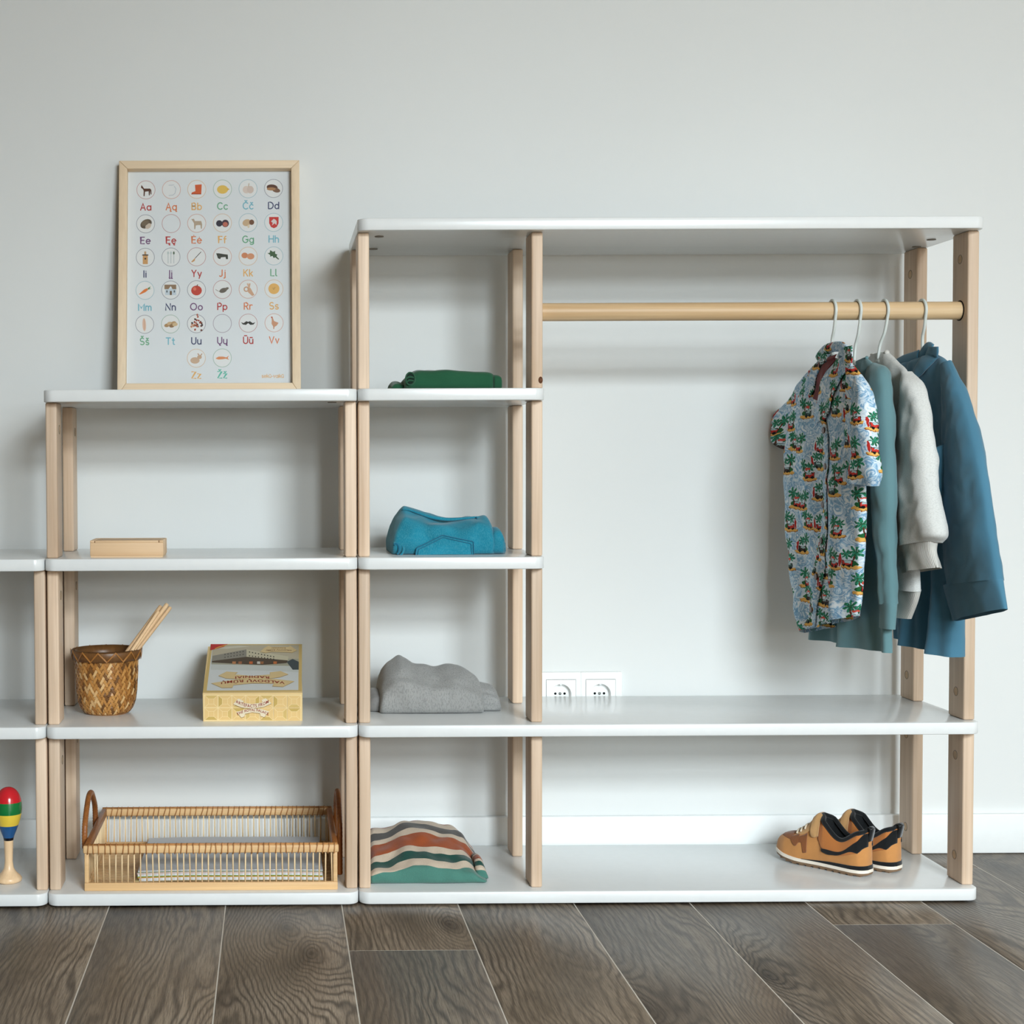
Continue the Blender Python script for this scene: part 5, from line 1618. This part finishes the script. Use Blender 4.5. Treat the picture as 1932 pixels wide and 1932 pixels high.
NB = [(1712, 700), (1733, 728), (1746, 790), (1752, 850), (1757, 920), (1768, 980), (1772, 1008), (1762, 1022)]
cloth_tube('sleeve', NA, NB, X3 - .006, [.012, .020, .024, .025, .026, .028, .028, .024], SWM, sw, rows=80, ring=64, fold=.004, kf=3, seed=8.3, wr=.0026)
cloth_tube('cuff', [(1694, 1034), (1698, 1050), (1703, 1083)], [(1761, 1020), (1760, 1040), (1768, 1071)], X3 - .006, [.023, .019, .018], SWR, sw, rows=20, ring=64, fold=.004, kf=4, seed=2.8, wr=.0012)
cloth_tube('sleeve', [(1640, 720), (1622, 780), (1616, 880), (1614, 980), (1616, 1070)], [(1656, 725), (1646, 790), (1640, 890), (1636, 990), (1634, 1072)], X3 + .008, [.010, .016, .016, .015, .013], SWM, sw, rows=50, ring=40, seed=7.1, wr=.002)
V, F = tube(cr([at(x, y, X=X3 - .002) for x, y in ((1674, 664), (1666, 672), (1655, 680), (1648, 676), (1646, 668))], 30), .0045, 8)
mesh('neck_rib', V, F, SWR, sw)

# 4 -- blue shirt
BLM = fabric('blue_twill', rgb(74, 122, 146), .08, 1100, .25)
X4 = HX[3]
bs = empty('blue_shirt', (X4, YR, .45), 'plain blue long sleeved shirt at the end of the rail', 'shirt')
TA = [(1716, 682), (1700, 690), (1694, 716), (1690, 780), (1690, 850), (1690, 930), (1691, 1010), (1692, 1080), (1694, 1150), (1698, 1203)]
TB = [(1768, 668), (1784, 680), (1794, 702), (1797, 780), (1799, 850), (1801, 930), (1803, 1010), (1804, 1080), (1803, 1160), (1801, 1240)]
bsb = cloth_tube('shirt_body', TA, TB, X4, [.008, .014, .018, .019, .019, .019, .02, .024], BLM, bs, rows=90, ring=110, fold=.015, kf=7.0, seed=4.4, wr=.0018, grow=1.7)
NA = [(1778, 690), (1783, 730), (1783, 790), (1785, 850), (1782, 920), (1779, 990), (1781, 1050), (1786, 1106)]
NB = [(1790, 680), (1816, 738), (1834, 795), (1850, 860), (1862, 930), (1871, 1000), (1879, 1050), (1886, 1094)]
cloth_tube('sleeve', NA, NB, X4 - .006, [.008, .017, .020, .021, .021, .021, .020, .019], BLM, bs, rows=80, ring=64, fold=.004, kf=2.6, seed=9.1, wr=.0022)
cloth_tube('cuff', [(1785.5, 1104), (1790, 1130), (1800, 1172)], [(1886.5, 1092), (1891, 1115), (1897.5, 1149)], X4 - .006, [.020, .017, .014], BLM, bs, rows=20, ring=64, fold=.002, kf=3, seed=9.1, wr=.0012)
cloth_tube('sleeve', [(1712, 740), (1704, 800), (1701, 900), (1700, 1000), (1700, 1110)], [(1726, 745), (1722, 810), (1720, 910), (1718, 1010), (1716, 1112)], X4 + .010, [.010, .016, .016, .015, .014], BLM, bs, rows=50, ring=40, seed=6.1, wr=.002)
# collar, shoulder seam, added front fold
BB_ = bvh(bsb)
XB = X4 - .020
strip('collar', [(1742, 654), (1731, 680), (1722, 706), (1721, 724)], [(1759, 654), (1758, 670), (1745, 698), (1729, 718)], XB, BLM, bs, .0018, .003, snap=BB_, lift=.0045)
strip('collar_stand', [(1722, 682), (1734, 664), (1744, 650), (1752, 645), (1760, 650)], [(1724, 694), (1737, 684), (1746, 672), (1753, 668), (1761, 672)], X4 - .002, BLM, bs, .003, .004)
strip('collar', [(1690, 678), (1704, 670), (1722, 664), (1733, 660)], [(1702, 694), (1712, 690), (1724, 688), (1732, 688)], X4 - .006, BLM, bs, .0025, .003)
strip('added_front_fold', [(1751, 853), (1754, 880), (1757, 940), (1764, 1000)], [(1789, 834), (1790, 880), (1785, 940), (1782, 1010)], (X4 - .046, X4 - .016), BLM, bs, .0022, .003)  # added sheet, turned to catch light like the lit shirt front


# ------------------------------------------------------------------ child's trainers
TAN = fabric('tan_suede', rgb(192, 134, 78), .10, 600, .3, .95, big=30)
TANL = fabric('light_tan_suede', rgb(194, 150, 100), .08, 600, .3, .95, big=30)
TANM = fabric('orange_tan_mesh', rgb(180, 112, 58), .08, 900, .5, .9)
BRN = fabric('brown_suede', rgb(132, 80, 46), .10, 600, .3, .95, big=30)
BLKF = fabric('black_textile', rgb(22, 24, 26), .1, 800, .3, .95)
SOLEW = plain('cream_midsole', rgb(232, 222, 208), .6, .3, .02)
SOLEB = plain('gum_outsole', rgb(128, 104, 82), .75, .2, .06)
LACE = plain('cream_lace', rgb(214, 200, 178), .8, .2, .04)
WHT = plain('insole_print', rgb(226, 220, 212), .7, .2, .03)
SL = .198
WS_ = ([0, .02, .06, .15, .3, .45, .6, .72, .84, .92, .97, 1.0], [.008, .0175, .0245, .0285, .0275, .0270, .0295, .0320, .0305, .0240, .0150, .004])
def shw(s): return hinterp(s, *WS_)
def spring(s): return .012 * max(0, (s - .62) / .38) ** 2
def soltop(s): return .0135 + spring(s) + interp(s, [0, .35, .62], [.0075, .005, 0])
COLL = ([0, .05, .25, .48], [.086, .085, .064, .102])
VAMP = ([.48, .52, .57, .64, .72, .8, .88, .94, .98, 1.0], [.102, .103, .095, .078, .065, .057, .051, .043, .032, .018])
def shtop(s): return hinterp(s, *COLL) if s < .48 else hinterp(s, *VAMP) + spring(s) * .6


def surf(s, q, sd, off=0.0):
    """outer face of the upper: s along, q 0 sole .. 1 top, sd side"""
    w = shw(s) * .97; zb_ = soltop(s) - .002; zt = shtop(s)
    op = sstep(.02, .07, s) * (1 - sstep(.43, .50, s))
    wc = .0215
    xo = w + (wc - w) * q ** 2 * .9 + .0025 * sin(pi * q); zo = zb_ + (zt - zb_) * q
    xc = w * max(0.0, cos(pi / 2 * q)) ** .62; zc_ = zb_ + (zt - zb_) * sin(pi / 2 * q) ** .85
    x = xc + (xo - xc) * op; z = zc_ + (zo - zc_) * op
    if off:
        a = pi / 2 * q
        n_ = Vector((0, cos(a) * (1 - .4 * op) + .4 * op, sin(a) * (1 - op) + .05)).normalized()
        return Vector((s * SL - (off * .8 if s < .02 else 0), sd * (x + off * n_.y), z + off * n_.z))
    return Vector((s * SL, sd * x, z))


def shoe(M, lab):
    rt = empty('trainer', M @ Vector((SL * .5, 0, 0)), lab, 'shoe', 'pair of tan trainers on the bottom board')
    def mk(name, V, F, mat, par=rt, **k): return mesh(name, [M @ Vector(v) for v in V], F, mat, par, **k)
    # soles: stacked outlines
    def outline(g, n=48):
        P_ = []
        ss = [0.5 - .5 * cos(pi * i / (n - 1)) for i in range(n)]
        return [(s, shw(s) + g) for s in ss]
    def slab(name, za, zb_, ga, gb, mat, smax=1.0):
        V = []; L = [(s, w_) for s, w_ in outline(0) if s <= smax + 1e-6]
        rings = []
        for zf, g in ((za, ga), (zb_, gb)):
            ring_ = []
            for s, w_ in L: ring_.append((s * SL * (1 + 2 * g / SL) - g, w_ + g, zf(s)))
            for s, w_ in reversed(L): ring_.append((s * SL * (1 + 2 * g / SL) - g, -w_ - g, zf(s)))
            rings.append(ring_)
        V = rings[0] + rings[1]; n = len(rings[0]); h_ = n // 2
        F = [(i, (i + 1) % n, n + (i + 1) % n, n + i) for i in range(n)]
        for i in range(h_ - 1):
            F += [(i + 1, i, n - 1 - i, n - 2 - i), (n + i, n + i + 1, 2 * n - 2 - i, 2 * n - 1 - i)]
        return auto(mk(name, V, F, mat, recalc=True), 45)
    slab('outsole', lambda s: .0028 + spring(s), lambda s: .0072 + spring(s), .0004, .0012, SOLEB)
    slab('midsole', lambda s: .0072 + spring(s), lambda s: .0132 + spring(s), .0016, .0012, SOLEW)
    slab('heel_wedge', lambda s: .0132 + spring(s), lambda s: soltop(s) + .0004, .0010, .0006, BLKF, .66)
    for i in range(13):       # tread lugs
        s = .04 + i * .074
        w_ = min(shw(s), shw(min(1, s + .045))) - .0005
        mk('tread_lug', boxv(s * SL, (s + .045) * SL, -w_, w_, spring(s + .02), spring(s) + .0032), BOXF, SOLEB, smooth=False)
    # upper and lining
    n, m_ = 90, 18
    V = []
    for i in range(n):
        s = i / (n - 1)
        for j in range(m_): V.append(surf(s, j / (m_ - 1), 1))
        for j in range(m_): V.append(surf(s, 1 - j / (m_ - 1), -1))
    F = []
    for i in range(n - 1):
        s = (i + .5) / (n - 1)
        for j in range(2 * m_ - 1):
            if j == m_ - 1 and .045 < s < .475: continue
            F.append((i * 2 * m_ + j, i * 2 * m_ + j + 1, (i + 1) * 2 * m_ + j + 1, (i + 1) * 2 * m_ + j))
    F.append(tuple(range(2 * m_)))
    up = mk('upper', V, F, TAN, recalc=True)
    V = []; nl = 46; ml = 26
    for i in range(nl):
        s = .045 + (.478 - .045) * i / (nl - 1)
        zt = shtop(s) - .001; w_ = abs(surf(s, 1, 1).y) - .0015; ww = shw(s) - .005
        for j in range(ml):
            a = pi * j / (ml - 1); c_ = cos(a); d = sin(a) ** .6
            V.append((s * SL + (.012 * sin(a) if i == nl - 1 else 0) * 0, (w_ * (1 - d) + ww * d) * c_ if abs(c_) > .01 else 0, zt + (.028 - zt) * d))
    F = grid_faces(nl, ml) + [tuple(range(ml)), tuple((nl - 1) * ml + j for j in range(ml))]
    mk('lining', V, F, BLKF, up)
    # white printed insole
    V = []
    for i in range(14):
        s = .07 + .30 * i / 13; r_ = .013 * sqrt(max(0, 1 - ((i - 6.5) / 6.6) ** 2))
        V += [(s * SL, -r_, .0305), (s * SL, r_, .0305)]
    mk('insole', V, [(2 * i, 2 * i + 1, 2 * i + 3, 2 * i + 2) for i in range(13)], WHT, up)
    # padded collar
    loop = []
    for i in range(40):
        s = .045 + (.468 - .045) * i / 39; p = surf(s, 1, 1); loop.append((p.x, p.y - .001, p.z + .0005))
    p = surf(.475, 1, 1); loop += [(p.x + .004, p.y * .5, p.z + .002), (p.x + .004, -p.y * .5, p.z + .002)]
    for i in range(40):
        s = .468 - (.468 - .045) * i / 39; p = surf(s, 1, -1); loop.append((p.x, p.y + .001, p.z + .0005))
    p = surf(.04, 1, 1); loop += [(p.x - .001, -p.y * .4, p.z + .001), (p.x - .001, p.y * .4, p.z + .001)]
    V, F = tube(loop, .0046, 10, closed=True)
    mk('padded_collar', V, F, BLKF, up)

    def patch(name, s0, s1, lo, hi, mat, off, sds=(1, -1), n_=30, k_=10):
        for sd in sds:
            V = []
            for layer in (off, off - .0016):
                for i in range(n_):
                    s = s0 + (s1 - s0) * i / (n_ - 1)
                    for j in range(k_): V.append(surf(s, lo(s) + (hi(s) - lo(s)) * j / (k_ - 1), sd, layer))
            o = n_ * k_
            F = grid_faces(n_, k_) + [tuple(q + o for q in reversed(f)) for f in grid_faces(n_, k_)]
            for i in range(n_ - 1): F += [(i * k_, (i + 1) * k_, o + (i + 1) * k_, o + i * k_), ((i + 1) * k_ + k_ - 1, i * k_ + k_ - 1, o + i * k_ + k_ - 1, o + (i + 1) * k_ + k_ - 1)]
            for j in range(k_ - 1): F += [(j + 1, j, o + j, o + j + 1), ((n_ - 1) * k_ + j, (n_ - 1) * k_ + j + 1, o + (n_ - 1) * k_ + j + 1, o + (n_ - 1) * k_ + j)]
            mk(name, V, F, mat, up, recalc=True)
    # quarter panel, black heel flash, toe piece, side flash, strap, throat
    patch('quarter_panel', .0, .49, lambda s: hinterp(s, [0, .2, .49], [.42, .40, .30]), lambda s: .95, TANM, .0008)
    patch('heel_flash', .0, .44, lambda s: hinterp(s, [0, .03, .08, .14, .3, .38, .44], [.36, .33, .44, .50, .34, .26, .27]), lambda s: hinterp(s, [0, .05, .2, .44], [.80, .78, .60, .34]), BLKF, .0016)
    patch('side_flash', .60, .69, lambda s: hinterp(s, [.60, .63, .66, .69], [.10, .10, .32, .34]), lambda s: hinterp(s, [.60, .69], [.46, .52]), BRN, .0014)
    patch('side_flash', .69, .78, lambda s: hinterp(s, [.69, .72, .745, .78], [.34, .26, .30, .45]), lambda s: .62, BRN, .0014)
    patch('toe_patch', .76, .90, lambda s: hinterp(s, [.76, .83, .90], [.45, .55, .72]), lambda s: 1.0, BRN, .0014)
    patch('throat', .50, .78, lambda s: hinterp(s, [.50, .6, .7, .78], [.42, .50, .60, .85]), lambda s: 1.0, TANL, .0011)
    patch('strap', .475, .565, lambda s: hinterp(s, [.475, .49, .52, .55, .565], [.40, .33, .30, .33, .40]), lambda s: 1.0, TANL, .0042)
    for s in (.64, .685, .725):
        V, F = tube(cr([surf(s, .66, 1, .003), surf(s + .005, .85, 1, .0035), surf(s + .012, .99, 1, .004)], 12), .0019, 6)
        mk('lace', V, F, LACE, up)
        V, F = tube(cr([surf(s, .66, -1, .003), surf(s + .005, .85, -1, .0035), surf(s + .012, .99, -1, .004)], 12), .0019, 6)
        mk('lace', V, F, LACE, up)
    # pull loop at the heel
    pth = cr([(-.001, 0, .068), (-.004, 0, .080), (-.006, 0, .092), (-.001, 0, .097), (.006, 0, .093), (.009, 0, .082)], 30)
    V = []
    for q_, p in enumerate(pth):
        for dy in (-.0085, .0085):
            for dd in (0, .0022): V.append((p.x + dd * (1 if q_ < 15 else -.3), p.y + dy, p.z - dd * .5))
    F = []
    for i in range(29):
        a = i * 4; b = a + 4
        F += [(a, a + 2, b + 2, b), (a + 3, a + 1, b + 1, b + 3), (a + 1, a, b, b + 1), (a + 2, a + 3, b + 3, b + 2)]
    mk('pull_loop', V, F, BLKF, recalc=True)
    return rt


def place(hx_, hy_, ang):
    return Matrix.Translation((hx_, hy_, ztop(0))) @ Matrix.Rotation(ang, 4, 'Z')


shoe(place(.999, .092, math.radians(130.0)), 'tan child\'s trainer nearer the front, heel facing out')
shoe(place(1.067, .119, math.radians(129.0)), 'tan child\'s trainer on the right, mostly hidden by its pair')
